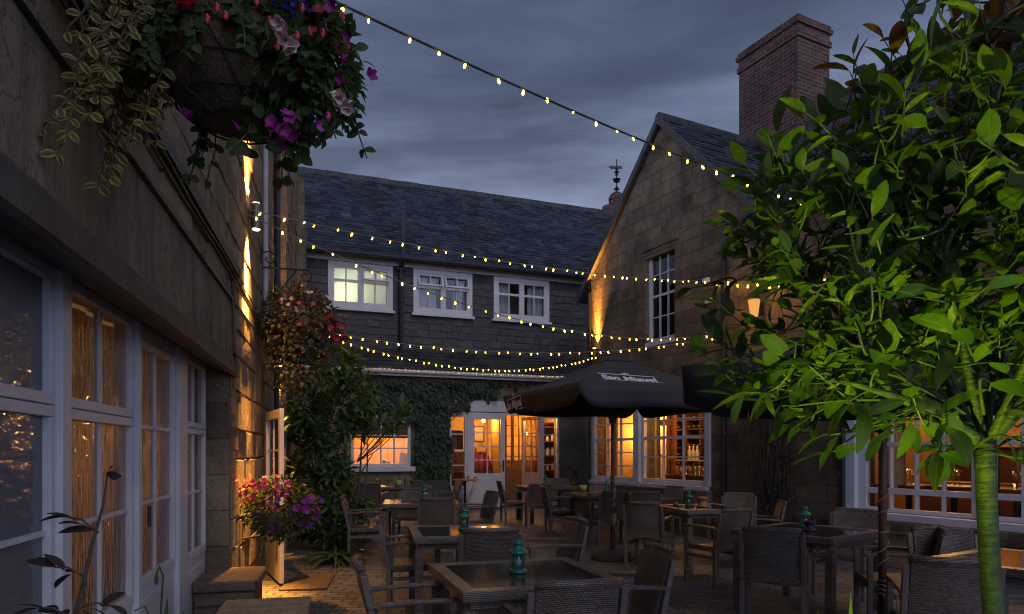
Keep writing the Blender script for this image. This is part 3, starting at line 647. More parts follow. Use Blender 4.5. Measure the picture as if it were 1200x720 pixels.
for k, px in enumerate((557.5, 564, 570.5, 578)):
    loc = FF.w(U(px, .9), .9, .93)
    if first is None: first = car.build('carafe', M['redglass'], None, True, loc=loc); o = first
    else: o = first.copy(); C.objects.link(o); o.location = loc
    o.scale = (1, 1, rnd.uniform(.85, 1.1)); tag(o, 'tall red carafe in the row on the sideboard behind the left door leaf', 'carafe', 'red carafes on the sideboard')
jug = MB(); jug.lathe([(.04, 0), (.08, .03), (.09, .12), (.05, .22), (.045, .28), (.06, .31)], 14)
first = None
for k, px in enumerate((559, 565, 573, 581)):
    loc = FF.w(U(px, .86), .86, .173)
    if first is None: first = jug.build('jug', M['china'], None, True, loc=loc); o = first
    else: o = first.copy(); C.objects.link(o); o.location = loc
    o.location.z += .0; tag(o, 'white china jug on the low shelf behind the left door leaf', 'jug', 'white jugs on the low shelf')
m = MB(); m.box(-.18, .18, -.02, 0, -.26, .26); fr = m.build('picture_frame', M['black'], None, loc=FF.w(U(536, .5), .62, 1.75)); fr.rotation_euler.z = FF.rz; tag(fr, 'small dark framed picture inside the left door sidelight', 'picture')
# small dining room behind the left window, with a seated woman
shell(H, w0[0] - .9, w0[1] + .35, .33, 2.6, .03, 2.8, 'amberwall')
point('dining_lamp', FF.w(w0[0] + 1.0, 1.1, 2.35), AMB, 42, .12); point('dining_lamp', FF.w(w0[1] - .3, 1.5, 1.9), AMB, 22, .1)
m = MB(); m.box(w0[0] + .05, w0[1] - .05, .16, .19, w0[2] + (w0[3] - w0[2]) * .56, w0[3] - .02); m.build('roller_blind', M['plaster'], H)
db = empty('dining_table', FF.w(w0[0] + .55, 1.0, .03), FF.rz, 'dark dining table inside the small lit window', 'table')
m = MB(); m.box(-.5, .5, -.35, .35, .72, .76); m.build('tabletop', M['darkwood'], db, bevel=.005)
for x, y in ((-.44, -.3), (.44, -.3), (-.44, .3), (.44, .3)): m = MB(); m.box(x - .03, x + .03, y - .03, y + .03, 0, .719); m.build('leg', M['darkwood'], db)
M['skin'] = plain('skin', (.42, .24, .16), .6, .1, 9, 0); M['hair'] = plain('auburn hair', (.20, .07, .03), .6, .3, 40, .004, 90); M['cloth_r'] = plain('rust jumper', (.30, .10, .05), .9, .2, 15, .003, 90)
def skinned(name, pts, edges, rad, mat, par):
    me = bpy.data.meshes.new(name); me.from_pydata(pts, edges, []); o = bpy.data.objects.new(name, me); C.objects.link(o); o.parent = par; me.materials.append(mat)
    sm = o.modifiers.new('skin', 'SKIN'); sm.use_smooth_shade = True
    for v, r in zip(me.skin_vertices[0].data, rad): v.radius = r if isinstance(r, tuple) else (r, r)
    me.skin_vertices[0].data[0].use_root = True
    ss = o.modifiers.new('sub', 'SUBSURF'); ss.levels = 1; ss.render_levels = 2; return o
P = empty('person', FF.w(U(452, .95), .95, .03), FF.rz + math.radians(65), 'person with long auburn hair in a rust jumper sitting inside the small lit window', 'person')
pts = [(0, 0, .50), (0, .02, .72), (0, .0, .96), (0, -.01, 1.03), (0, -.03, 1.12), (0, -.035, 1.22), (.17, 0, .96), (.23, -.08, .72), (.15, -.30, .78), (.10, -.38, .80), (-.17, 0, .96), (-.24, -.06, .72), (-.12, -.28, .76), (-.06, -.36, .78), (.10, -.40, .50), (.10, -.42, .05), (-.10, -.40, .50), (-.10, -.42, .05), (.10, -.54, .03), (-.10, -.54, .03)]
ed = [(0, 1), (1, 2), (2, 3), (3, 4), (4, 5), (2, 6), (6, 7), (7, 8), (8, 9), (2, 10), (10, 11), (11, 12), (12, 13), (0, 14), (14, 15), (0, 16), (16, 17), (15, 18), (17, 19)]
skinned('body', pts, ed, [(.16, .13), (.14, .10), (.13, .09), .05, (.075, .09), (.07, .085), .055, .045, .035, .03, .055, .045, .035, .03, .08, .05, .08, .05, .04, .04], M['skin'], P)
skinned('jumper', [(0, 0, .52), (0, .02, .74), (0, 0, .95), (.18, 0, .955), (.24, -.085, .72), (.17, -.26, .77), (-.18, 0, .955), (-.25, -.065, .72), (-.14, -.25, .755)], [(0, 1), (1, 2), (2, 3), (3, 4), (4, 5), (2, 6), (6, 7), (7, 8)], [(.18, .145), (.16, .12), (.145, .10), .068, .056, .045, .068, .056, .045], M['cloth_r'], P)
skinned('hair', [(0, .0, 1.24), (0, .05, 1.17), (.06, .05, 1.02), (-.06, .05, 1.02), (0, .06, 1.0)], [(0, 1), (1, 2), (1, 3), (1, 4)], [.085, .085, .045, .045, .05], M['hair'], P)
f = MB(); f.add([(0, -.135, 1.155), (.014, -.118, 1.135), (-.014, -.118, 1.135), (0, -.115, 1.18)], [(0, 1, 2), (0, 3, 1), (0, 2, 3)]); f.ball((.028, -.112, 1.175), .011); f.ball((-.028, -.112, 1.175), .011); f.build('face', M['skin'], P)
ch = empty('dining_chair', FF.w(U(452, .95), .95, .03), FF.rz + math.radians(65), 'dining chair under the seated person inside the small window', 'chair')
m = MB(); m.box(-.2, .2, -.22, .22, .36, .39); m.build('seat', M['darkwood'], ch); m = MB(); m.box(-.2, .2, .19, .22, .392, .85); m.build('backrest', M['darkwood'], ch)
for x, y in ((-.17, -.19), (.17, -.19), (-.17, .19), (.17, .19)): m = MB(); m.box(x - .02, x + .02, y - .02, y + .02, 0, .359); m.build('leg', M['darkwood'], ch)
mb_ = MB(); mb_.box(-.16, .16, -.012, .012, -.14, .14); mn = mb_.build('menu_card', M['china'], None, loc=FF.w(U(474, .5), .42, FF.z(474, 538, .45))); mn.rotation_euler = (math.radians(-14), math.radians(12), FF.rz + .3); tag(mn, 'pale menu card propped inside the right end of the small window', 'menu')
# ------------------------------------------------------------------ chimney turret behind
tl = pt(717, 250, 25.5); T = empty('chimney_turret', (tl.x, tl.y, 0), 0, 'round brick chimney turret with domed cap and wrought weathervane behind the gable', 'chimney')
zq = lambda py: EYE + (HY - py) * 25.5 / FPX
m = MB(); m.lathe([(.62, 5), (.62, zq(262)), (.66, zq(260)), (.66, zq(256)), (.55, zq(250)), (.36, zq(246)), (.36, zq(243))], 24); m.build('shaft', M['brick'], T)
dx = .18
m = MB(); m.lathe([(.29, zq(250)), (.29, zq(236)), (.31, zq(235)), (.30, zq(232)), (.22, zq(228)), (.10, zq(225.5)), (.03, zq(224))], 24, (dx, 0, 0)); m.build('cap', M['brick'], T, smooth=False)
m = MB(); m.tube([(dx, 0, zq(225)), (dx, 0, zq(187))], .022, 8)
for py, r in ((222, .12), (220, .06), (213, .13), (210.5, .16), (205, .07), (202, .11), (199, .06)): m.lathe([(.02, -.05), (r, 0), (.02, .05)], 10, (dx, 0, zq(py)))
m.box(dx - .18, dx + .2, -.012, .012, zq(198), zq(195)); m.prism([(dx - .18, -.012, zq(199)), (dx - .30, -.012, zq(196)), (dx - .18, -.012, zq(194))], (0, .024, 0)); m.build('weathervane', M['black'], T)
# ------------------------------------------------------------------ gabled stone range on the right
GF = Face((4.69, 9.1), (.456, -.890))
G = empty('gable_house', GF.O, GF.rz, 'tall gabled stone house on the right with sash windows and big brick chimney', 'house')
U = GF.u
uL, uR, uA = -6.5, -1.78, -4.146; zE, zA = 5.17, 7.58
def hole(pa, pb, pyt, pyb): a, b_ = U(pa), U(pb); mid = (pa + pb) / 2; return (a, b_, GF.z(mid, pyb), GF.z(mid, pyt))
hs = hole(756, 790.5, 289, 399); 
hb1 = (U(694), U(745), GF.z(790, 568), 2.42); hb2 = (U(751), U(829), GF.z(790, 568), 2.42)
hr1 = (U(1006), U(1150), GF.z(1012, 598), 2.32); hr2 = (U(1152), U(1330), GF.z(1012, 598), 2.32)
uEnd = 6.0
m = MB(); wall(m, uL, uEnd, 0, zE, 0, .34, [hs, hb1, hb2, hr1, hr2])
m.prism([(uL, .001, zE + .002), (uR, .001, zE + .002), (uA, .001, zA)], (0, .33, 0))
m.quad((uL, .34, 0), (uL, 6, 0), (uL, 6, zE), (uL, .34, zE)); m.build('facade', M['stone_g'], G)
sl_ = (zA - zE) / (uR - uA)
m = MB(); ov = .42
m.prism([(uL - ov, -.06, zE - ov * sl_ + .03), (uA, -.06, zA + .03), (uA, -.06, zA + .13), (uL - ov, -.06, zE - ov * sl_ + .13)], (0, 6.2, 0))
m.prism([(uA + .002, -.06, zA + .03), (uR + .3, -.06, zE - .3 * sl_ + .03), (uR + .3, -.06, zE - .3 * sl_ + .13), (uA + .002, -.06, zA + .13)], (0, 6.2, 0)); m.build('gable_roof', M['slate_w'], G)
m = MB(); k_ = V((uR + .3 - uA, 0, -(.3 + uR - uA) * sl_)); slates(m, (uR + .32, 6.1, zE - .32 * sl_ + .135), (0, -1, 0), -k_.normalized(), V((-k_.z, 0, k_.x)).normalized(), 6.15, k_.length, .25, .165)
k_ = V((uA - uL + ov, 0, (zA - zE) + ov * sl_)); slates(m, (uL - ov - .02, -.06, zE - ov * sl_ + .115), (0, 1, 0), k_.normalized(), V((-k_.z, 0, k_.x)).normalized(), 6.15, k_.length, .25, .165); m.build('roof_slates', M['slates'], G)
m = MB(); m.prism([(uL - ov - .02, -.11, zE - ov * sl_ - .02), (uA, -.11, zA - .02 + .02), (uA, -.11, zA + .15), (uL - ov - .02, -.11, zE - ov * sl_ + .15)], (0, .048, 0))
m.prism([(uA + .002, -.11, zA), (uR + .1, -.11, zE - .1 * sl_ - .02), (uR + .1, -.11, zE - .1 * sl_ + .15), (uA + .002, -.11, zA + .15)], (0, .048, 0)); m.build('verge_board', M['drip'], G)
m = MB(); y = -.08
while y < 6: m.tube([(uA, y, zA + .12), (uA, y + .43, zA + .12)], .10, 8); y += .437
m.build('ridge_tiles', M['slate_w'], G)
m = MB(); zM = 8.22; m.prism([(uR, -.28, zE - .06), (uR, 3.2, zM), (uR, 6.6, zE), (uR, 6.6, zE - .15), (uR, 3.2, zM - .16), (uR, -.28, zE - .2)], (7.9, 0, 0))
kz = (zM - zE + .06) / 3.48; m.prism([(uR - .002, .2, zE - .06 + .48 * kz), (-3.1, 1.5, zE - .06 + 1.78 * kz), (-3.1, 3.2, zM), (uR - .002, 3.2, zM)], (0, 0, -.15)); mr = m.build('main_roof', M['slate_w'], G)
m = MB(); k_ = V((0, 3.48, zM - zE + .06)); slates(m, (uR, -.30, zE - .075), (1, 0, 0), k_.normalized(), V((0, -k_.z, k_.y)).normalized(), 7.9, k_.length, .25, .165); m.build('roof_slates', M['slates'], G)
m = MB(); x = -3.1
while x < 6.1: m.tube([(x, 3.2, zM), (x + .44, 3.2, zM)], .11, 8); x += .447
m.build('ridge_tiles', M['slate_w'], G)
m = MB(); m.tube([(uR, -.34, zE - .15), (6.1, -.34, zE - .15)], .06, 8); m.build('gutter', M['black'], G)
# chimney
c0, c1, d0, d1 = -3.13 - 1.49, -3.13, 2.45, 3.34; ct = 9.80
m = MB(); m.box(c0, c1, d0, d1, 5.5, ct - .42); m.box(c0 - .03, c1 + .03, d0 - .03, d1 + .03, ct - .418, ct - .30); m.box(c0 - .005, c1 + .005, d0 - .005, d1 + .005, ct - .298, ct - .16); ch_ = m.build('chimney', M['brick'], G)
m = MB(); m.box(c0 - .05, c1 + .05, d0 - .05, d1 + .05, ct - .158, ct - .08); m.box(c0 - .02, c1 + .02, d0 - .02, d1 + .02, ct - .078, ct); m.build('cap', M['brick'], ch_)
# sash window in the gable
fo = window(G, hs[0], hs[1], hs[2], hs[3], .09, (1/3, 2/3), (.25, (.5, .045), .75), .075, .022, .07, 'white', 'pane', 'sash_window', sill=(.0, .10, .08))
m = MB(); m.box(hs[0] - .12, hs[1] + .12, -.03, .12, hs[3] + .004, hs[3] + .17); m.build('stone_lintel', M['stone_g'], G, bevel=.01)
# bay: two sash windows with white casing
m = MB(); m.box(hb1[0] - .02, hb2[1] + .06, -.10, -.003, hb1[2] - .07, hb1[2] - .004); m.box(hb1[1] + .0, hb2[0], -.06, .14, hb1[2], hb1[3]); m.box(hb2[1] - .0, hb2[1] + .10, -.05, -.002, hb1[2], hb1[3]); m.box(hb1[0] - .12, hb1[0], -.05, -.002, hb1[2], hb1[3]); m.build('casing', M['white'], G, bevel=.005)
window(G, hb1[0], hb1[1], hb1[2], hb1[3], .0, (.33, .67), (.16, .36, (.55, .05), .78), .09, .024, .08, 'white', 'pane', 'sash_window')
window(G, hb2[0], hb2[1], hb2[2], hb2[3], .0, (1/3, 2/3), (.30, (.56, .05), .80), .09, .024, .08, 'white', 'pane', 'sash_window')
m = MB(); m.box(hb1[0] - .1, hb2[1] + .15, -.14, -.002, 0, hb1[2] - .072); m.build('stone_plinth', M['stone_g'], G, bevel=.01)
# restaurant windows on the right
m = MB(); m.box(hr1[0] - .16, 4.6, -.16, -.003, hr1[2] - .09, hr1[2] - .004); m.box(hr1[0] - .14, hr1[0], -.08, .1, hr1[2], hr1[3]); m.box(hr1[1], hr2[0], -.06, .16, hr1[2], hr1[3]); m.box(hr1[0] - .14, hr2[1] + .1, -.08, -.002, hr1[3] + .002, hr1[3] + .14); m.build('casing', M['white'], G, bevel=.006)
for h in (hr1, hr2): window(G, h[0], h[1], h[2], h[3], .0, (.25, .5, .75), ((.15, .07), (.56, .05), ), .11, .028, .09, 'white', 'pane', 'sash_window', fb=.05)
m = MB(); m.box(hr1[0] - .2, 4.7, -.20, -.002, 0, hr1[2] - .25); m.box(hr1[0] - .22, 4.7, -.24, -.002, hr1[2] - .248, hr1[2] - .092); m.build('stone_plinth', M['stone_g'], G, bevel=.012)
for px in (691, 848, 988):
    u = U(px, -.06); m = MB(); m.tube([(u, -.06, 0), (u, -.06, 4.9)], .045, 10)
    for z in (.6, 2.2, 3.8): m.lathe([(.055, 0), (.055, .07)], 10, (u, -.06, z))
    m.build('downpipe', M['black'], G)
# rooms
def gshell(x0, x1, y1, mat, z1=2.7):
    shell(G, x0, x1, .35, y1, .03, z1, mat)
gshell(uL + .05, -1.65, 3.4, 'amberwall'); M['tanwall'] = plain('tan interior plaster', (.23, .12, .045), .8, .15, 2, .002, 20); gshell(-1.1, 5.2, 4.2, 'tanwall')
gsh = MB(); gsh.quad((uL + .05, 2.5, 3.3), (-1.65, 2.5, 3.3), (-1.65, 2.5, 5.0), (uL + .05, 2.5, 5.0)); gsh.quad((uL + .05, .35, 3.3), (uL + .05, 2.5, 3.3), (uL + .05, 2.5, 5), (uL + .05, .35, 5)); gsh.quad((-1.65, .35, 3.3), (-1.65, 2.5, 3.3), (-1.65, 2.5, 5), (-1.65, .35, 5)); gsh.quad((uL, .35, 5), (-1.65, .35, 5), (-1.65, 2.5, 5), (uL, 2.5, 5)); gsh.quad((uL, .35, 3.3), (-1.65, .35, 3.3), (-1.65, 2.5, 3.3), (uL, 2.5, 3.3)); gsh.build('interior_wall', M['plaster'], G)
def gp(px, y): u = U(px, y); return max(u, -.75) if px > 900 else max(u, uL + .35)
# bar room: timber posts, bottle rack, shelf with bottles
m = MB()
for px in (762, 771, 784, 790): u = gp(px, 1.0); m.box(u - .04, u + .04, .96, 1.04, .03, 2.68)
m.box(gp(755, 1), gp(792, 1), .97, 1.03, 2.0, 2.12); m.build('timber_post', M['oak'], G)
rk = empty('bottle_rack', GF.w((gp(795, 1.4) + gp(832, 1.4)) / 2, 1.5, 1.25), GF.rz, 'dark wine rack full of gold-capped bottles inside the bar window', 'rack')
hw = (gp(832, 1.4) - gp(795, 1.4)) / 2 + .15
m = MB(); m.box(-hw, hw, .12, .15, -.1, 1.4)
for k in range(8): m.box(-hw, hw, -.12, .119, -.1 + k * .19, -.075 + k * .19)
for k in range(4): x = -hw + 2 * hw * k / 3; m.box(x - .015, x + .015, -.121, .118, -.099, 1.3)
m.build('rack_frame', M['darkwood'], rk)
M['bottle'] = plain('dark bottle glass', (.02, .03, .012), .12, .2, 10, 0); M['gold'] = plain('gold foil', (.55, .33, .10), .35, .1, 30, 0, metal=.6)
pb = None
for r in range(7):
    for c_ in range(8):
        loc = V((-hw + .07 + c_ * (2 * hw - .14) / 7, -.16, -.035 + r * .19))
        if pb is None:
            bt = MB(); bt.lathe([(.032, 0), (.034, .02), (.034, .17), (.012, .23), (.012, .25)], 10, (0, 0, 0), Matrix.Rotation(math.radians(90), 4, 'X') @ Matrix.Translation((0, 0, -.24)))
            pb = bt.build('bottle', M['bottle'], rk, True); fc = MB(); fc.lathe([(.014, .2), (.016, .26), (.004, .262)], 8, (0, 0, 0), Matrix.Rotation(math.radians(90), 4, 'X') @ Matrix.Translation((0, 0, -.24))); fc.build('foil_cap', M['gold'], pb); o = pb
        else:
            if rnd.random() < .15: continue
            o = copy_tree(pb, rk)
        o.location = loc
bc = empty('bar_counter', GF.w((gp(792, 1.0) + gp(832, 1.0)) / 2, 1.0, .03), GF.rz, 'dark bar counter holding glasses inside the bar window', 'counter')
hw2 = hw + .1
m = MB(); m.box(-hw2, hw2, -.18, .2, .93, .97); m.build('counter_top', M['darkwood'], bc, bevel=.005); m = MB(); m.box(-hw2 + .03, hw2 - .03, -.14, .16, 0, .929); m.build('counter_front', M['darkwood'], bc)
m = MB(); m.box(-hw2, hw2, .0, .18, 1.24, 1.265); m.build('shelf', M['china'], bc)
gl = MB(); gl.lathe([(.03, 0), (.036, .10), (.034, .1), (.028, .005)], 12)
M['clear'] = glass('tumbler', .35, 0, (.9, .85, .75))
g0 = None
for k in range(7):
    loc = GF.w(gp(795 + k * 5.2, .92), .9, 1.0)
    if g0 is None: g0 = gl.build('tumbler', M['clear'], None, True, loc=loc); o = g0
    else: o = g0.copy(); C.objects.link(o); o.location = loc
    o.scale = (1.2, 1.2, rnd.uniform(1.2, 1.9)); tag(o, 'clear glass in the row along the bar counter', 'glass', 'glasses on the bar counter')
b0 = None
for k in range(3):
    loc = GF.w(gp(808 + k * 4.5, 1.1), 1.1, 1.296)
    if b0 is None:
        bt = MB(); bt.lathe([(.034, 0), (.036, .02), (.036, .17), (.013, .23), (.013, .28)], 12); b0 = bt.build('milk_bottle', M['china'], None, True, loc=loc); o = b0
    else: o = b0.copy(); C.objects.link(o); o.location = loc
    tag(o, 'pale bottle standing on the white shelf above the bar counter', 'bottle', 'pale bottles on the bar shelf')
for (px, y, z, w) in ((735, 1.2, 1.75, 18), (770, 1.9, 2.2, 30), (815, .75, 2.35, 14), (715, 2.0, 2.1, 14)): point('bar_lamp', GF.w(gp(px, y), y, z), AMB, w * 1.3, .08)
for px, y, z, hw_, hh_, lab in ((722, 1.6, 1.55, .16, .2, 'small framed picture left of the shaded lamp inside the bar window'), (765, 2.2, 1.5, .2, .28, 'framed picture between the timber posts inside the bar window')):
    m = MB(); m.box(-hw_, hw_, -.02, 0, -hh_, hh_); fr = m.build('picture_frame', M['darkwood'], None, loc=GF.w(gp(px, y), y, z)); fr.rotation_euler.z = GF.rz; tag(fr, lab, 'picture')
    m = MB(); m.box(-hw_ + .035, hw_ - .035, -.026, -.0205, -hh_ + .035, hh_ - .035); m.build('print', M['creamwall'], fr)
m = MB(); m.box(uL + .06, -1.7, 3.3, 3.36, .03, 1.2); m.box(-5.6, -5.5, 2.0, 2.1, .03, 2.6); m.box(-4.9, -4.8, 2.3, 2.4, .03, 2.6); m.box(uL + .06, -1.7, 2.0, 2.1, 2.5, 2.62); m.build('bar_panelling', M['darkwood'], G)
sd = empty('table_lamp', GF.w(gp(735, 1.2), 1.2, .03), 0, 'shaded lamp glowing inside the left pane group beside the parasol pole', 'lamp')
M['shade'] = emit('lit lamp shade', (1, .62, .22), 4.5)
m = MB(); m.tube([(0, 0, 0), (0, 0, 1.55)], .015, 8); m.build('stand', M['black'], sd); m = MB(); m.lathe([(.12, 1.5), (.08, 1.72), (.078, 1.72), (.118, 1.5)], 16); m.build('lamp_shade', M['shade'], sd, True)
curtain(G, hb1[0] + .05, hb1[0] + .35, .45, .5, 2.5, 'creamwall', .03, 30); curtain(G, hb1[1] - .15, hb1[1] + .15, .45, .5, 2.5, 'creamwall', .03, 30)
# restaurant: dark dado, gilt picture, tables laid with glasses
m = MB(); m.box(-1.05, 5.1, 3.9, 3.96, .03, 1.42); m.box(-1.05, 5.1, 3.86, 3.899, 1.421, 1.47); m.build('dado', plain('oxblood panelling', (.045, .016, .010), .4, .2, 4, .002, 20), G)
m = MB(); m.box(-.3, 5.1, 1.7, 2.1, .03, 1.02); m.build('banquette', M['darkwood'], G)
pc = empty('gilt_picture', GF.w(gp(1115, 3.9), 3.86, 1.95), GF.rz, 'wide gilt-framed picture on the wall inside the restaurant window', 'picture')
m = MB(); m.box(-.9, .9, -.05, 0, .42, .5); m.box(-.9, .9, -.05, 0, -.42, -.34); m.box(-.9, -.82, -.05, 0, -.34, .42); m.box(.82, .9, -.05, 0, -.34, .42); m.build('frame', M['gold'], pc)
m = MB(); m.box(-.82, .82, -.02, -.01, -.34, .42); m.build('canvas', plain('brown canvas', (.22, .12, .05), .6, .7, 3, 0), pc)
wg = MB(); wg.lathe([(.034, 0), (.034, .004), (.005, .012), (.005, .085), (.03, .11), (.04, .15), (.034, .205), (.033, .205), (.038, .15), (.028, .113), (.002, .1)], 16)
g0 = None
def place(o, loc, lab, cat, grp): o.location = loc; tag(o, lab, cat, grp)
tb = None
for k, (px, y, lab) in enumerate(((1065, .75, 'dark laid table just inside the restaurant window nearest the leaning stake'), (1118, .95, 'dark laid table in the middle of the restaurant window'), (1192, .9, 'dark candlelit table inside the window right of the green trunk'))):
    u = gp(px, y)
    if tb is None:
        tb = empty('laid_table', (0, 0, 0), GF.rz); m = MB(); m.box(-.33, .33, -.33, .33, .72, .76); m.build('tabletop', M['darkwood'], tb, bevel=.004)
        m = MB(); m.lathe([(.24, 0), (.24, .03), (.04, .06), (.04, .719)], 16); m.build('pedestal', M['black'], tb); o = tb
    else: o = copy_tree(tb)
    o.location = GF.w(u, y, .03 + .22); o.scale = (1, 1, 1); tag(o, lab, 'table', 'laid tables in the restaurant window')
    for (dx, dy) in ((-.2, -.18), (-.08, .12), (.12, -.1), (.22, .16)):
        if g0 is None: g0 = wg.build('wine_glass', M['clear'], None, True); q = g0
        else: q = g0.copy(); C.objects.link(q)
        place(q, GF.w(u + dx, y + dy, 1.011), 'stemmed wine glass set out on the laid tables inside the restaurant window', 'wine glass', 'wine glasses in the restaurant window')
cn = empty('candle_glass', GF.w(gp(1189, .78), .78, 1.011), 0, 'small candle burning on the table right of the green trunk', 'candle')
m = MB(); m.lathe([(.03, 0), (.033, .07), (.031, .07), (.028, .005)], 12); m.build('holder', M['clear'], cn, True); m = MB(); m.ball((0, 0, .04), .014, sz=1.8); m.build('flame', M['bulbwarm'], cn)
curtain(G, hr1[0] + .05, hr1[0] + .40, .42, .9, 2.5, 'creamwall', .03, 30)
for (px, y, z, w) in ((1040, .8, 1.95, 9), (1100, 1.4, 2.3, 8), (1190, 1.6, 2.3, 11), (1115, 3.3, 2.45, 20)): point('restaurant_lamp', GF.w(gp(px, y), y, z), AMB, w * 1.3, .08)
sd2 = empty('standard_lamp', GF.w(gp(1038, .9), .9, .03), 0, 'shaded lamp glowing by the curtain in the restaurant window', 'lamp')
m = MB(); m.tube([(0, 0, 0), (0, 0, 1.75)], .015, 8); m.build('stand', M['black'], sd2); m = MB(); m.lathe([(.13, 1.7), (.09, 1.92), (.088, 1.92), (.128, 1.7)], 16); m.build('lamp_shade', M['shade'], sd2, True)
# lamps on the facade
wall_lamp(GF, U(700.5, 0), 0, GF.z(700.5, 416), 230, 0, 'cylinder lamp throwing amber light up the corner of the gable', ang=54, off=.085, tilt=.13, far_up=800)
lt = empty('wall_lantern', GF.w(U(893, 0), 0, GF.z(893, 362)), GF.rz, 'amber wall lantern glowing among the tree leaves on the gable house', 'lantern')
m = MB(); m.box(-.04, .04, -.02, 0, -.1, .1); m.tube([(0, -.02, .02), (0, -.12, .06)], .012, 6); m.build('bracket', M['black'], lt)
m = MB(); m.lathe([(.02, .24), (.11, .14), (.11, .12)], 6, (0, -.17, 0)); m.lathe([(.06, -.18), (.06, -.15)], 6, (0, -.17, 0)); m.build('cap', M['black'], lt)
m = MB(); m.lathe([(.055, -.15), (.095, .12)], 6, (0, -.17, 0)); m.build('lantern_glass', emit('lantern panes', (1, .45, .10), .4), lt)
point('lantern_light', GF.w(U(893, 0), -.32, GF.z(893, 362)), WARM, 5, .08)
# ------------------------------------------------------------------ rattan tables
def make_table():
    r = empty('rattan_table'); S = .475; zt = .735
    m = MB()
    for x0, x1, y0, y1 in ((-S, S, -S, -S + .085), (-S, S, S - .085, S), (-S, -S + .085, -S + .0851, S - .0851), (S - .085, S, -S + .0851, S - .0851)): m.box(x0, x1, y0, y1, zt - .055, zt)
    m.build('woven_border', M['weave_t'], r, bevel=.006)
    m = MB(); m.box(-S + .086, S - .086, -S + .086, S - .086, zt - .012, zt - .003); m.build('glass_top', M['tglass'], r)
    m = MB(); a = S - .05
    for x0, x1, y0, y1 in ((-a, a, -a, -a + .02), (-a, a, a - .02, a), (-a, -a + .02, -a + .021, a - .021), (a - .02, a, -a + .021, a - .021)): m.box(x0, x1, y0, y1, zt - .105, zt - .057)
    m.build('apron', M['weave_t'], r)
    for x in (-1, 1):
        for y in (-1, 1):
            c = V((x * (S - .045), y * (S - .045))); m = MB(); m.box(c.x - .034, c.x + .034, c.y - .034, c.y + .034, .012, zt - .107); l = m.build('leg', M['weave_t'], r, bevel=.005)
            m = MB(); m.box(c.x - .024, c.x + .024, c.y - .024, c.y + .024, 0, .0115); m.build('foot_cap', M['grey_metal'], l)
    return r
TG = 'square rattan cafe tables in the courtyard'
tables = [  # x, y, rotation, x-scale, label
    ('A', .06, 4.07, 17.5, 1, 'frontmost square rattan table, large and close, with a green lantern on its glass'),
    ('B', -.45, 6.25, 12, 1, 'square rattan table directly behind the frontmost one, lantern at its middle'),
    ('C', -1.32, 9.9, 8, 1.12, 'square rattan table third in the left row behind two others'),
    ('D', -2.25, 14.5, 10, 1.1, 'farthest left rattan table below the small lit window'),
    ('E', .72, 14.35, 18, 1.1, 'far rattan table right in front of the open doorway'),
    ('F', 1.75, 11.75, 10, 1.45, 'long rattan table behind the base of the open parasol'),
    ('G', 2.5, 8.95, 14, 1, 'rattan table bearing the small orange terracotta pot'),
    ('H', 2.72, 6.3, 40, 1.05, 'rattan table bearing the plum pot, turned cornerwise on the right'),
    ('I', 3.45, 4.5, 33, 1.05, 'rattan table at the right edge reflecting amber light behind the green trunk')]
T0 = make_table(); TB = {}
for i, (k, x, y, r, sx, lab) in enumerate(tables):
    o = T0 if i == 0 else copy_tree(T0)
    o.location = (x, y, 0); o.rotation_euler = (0, 0, math.radians(r)); o.scale = (sx, 1, 1); tag(o, lab, 'table', TG); TB[k] = o
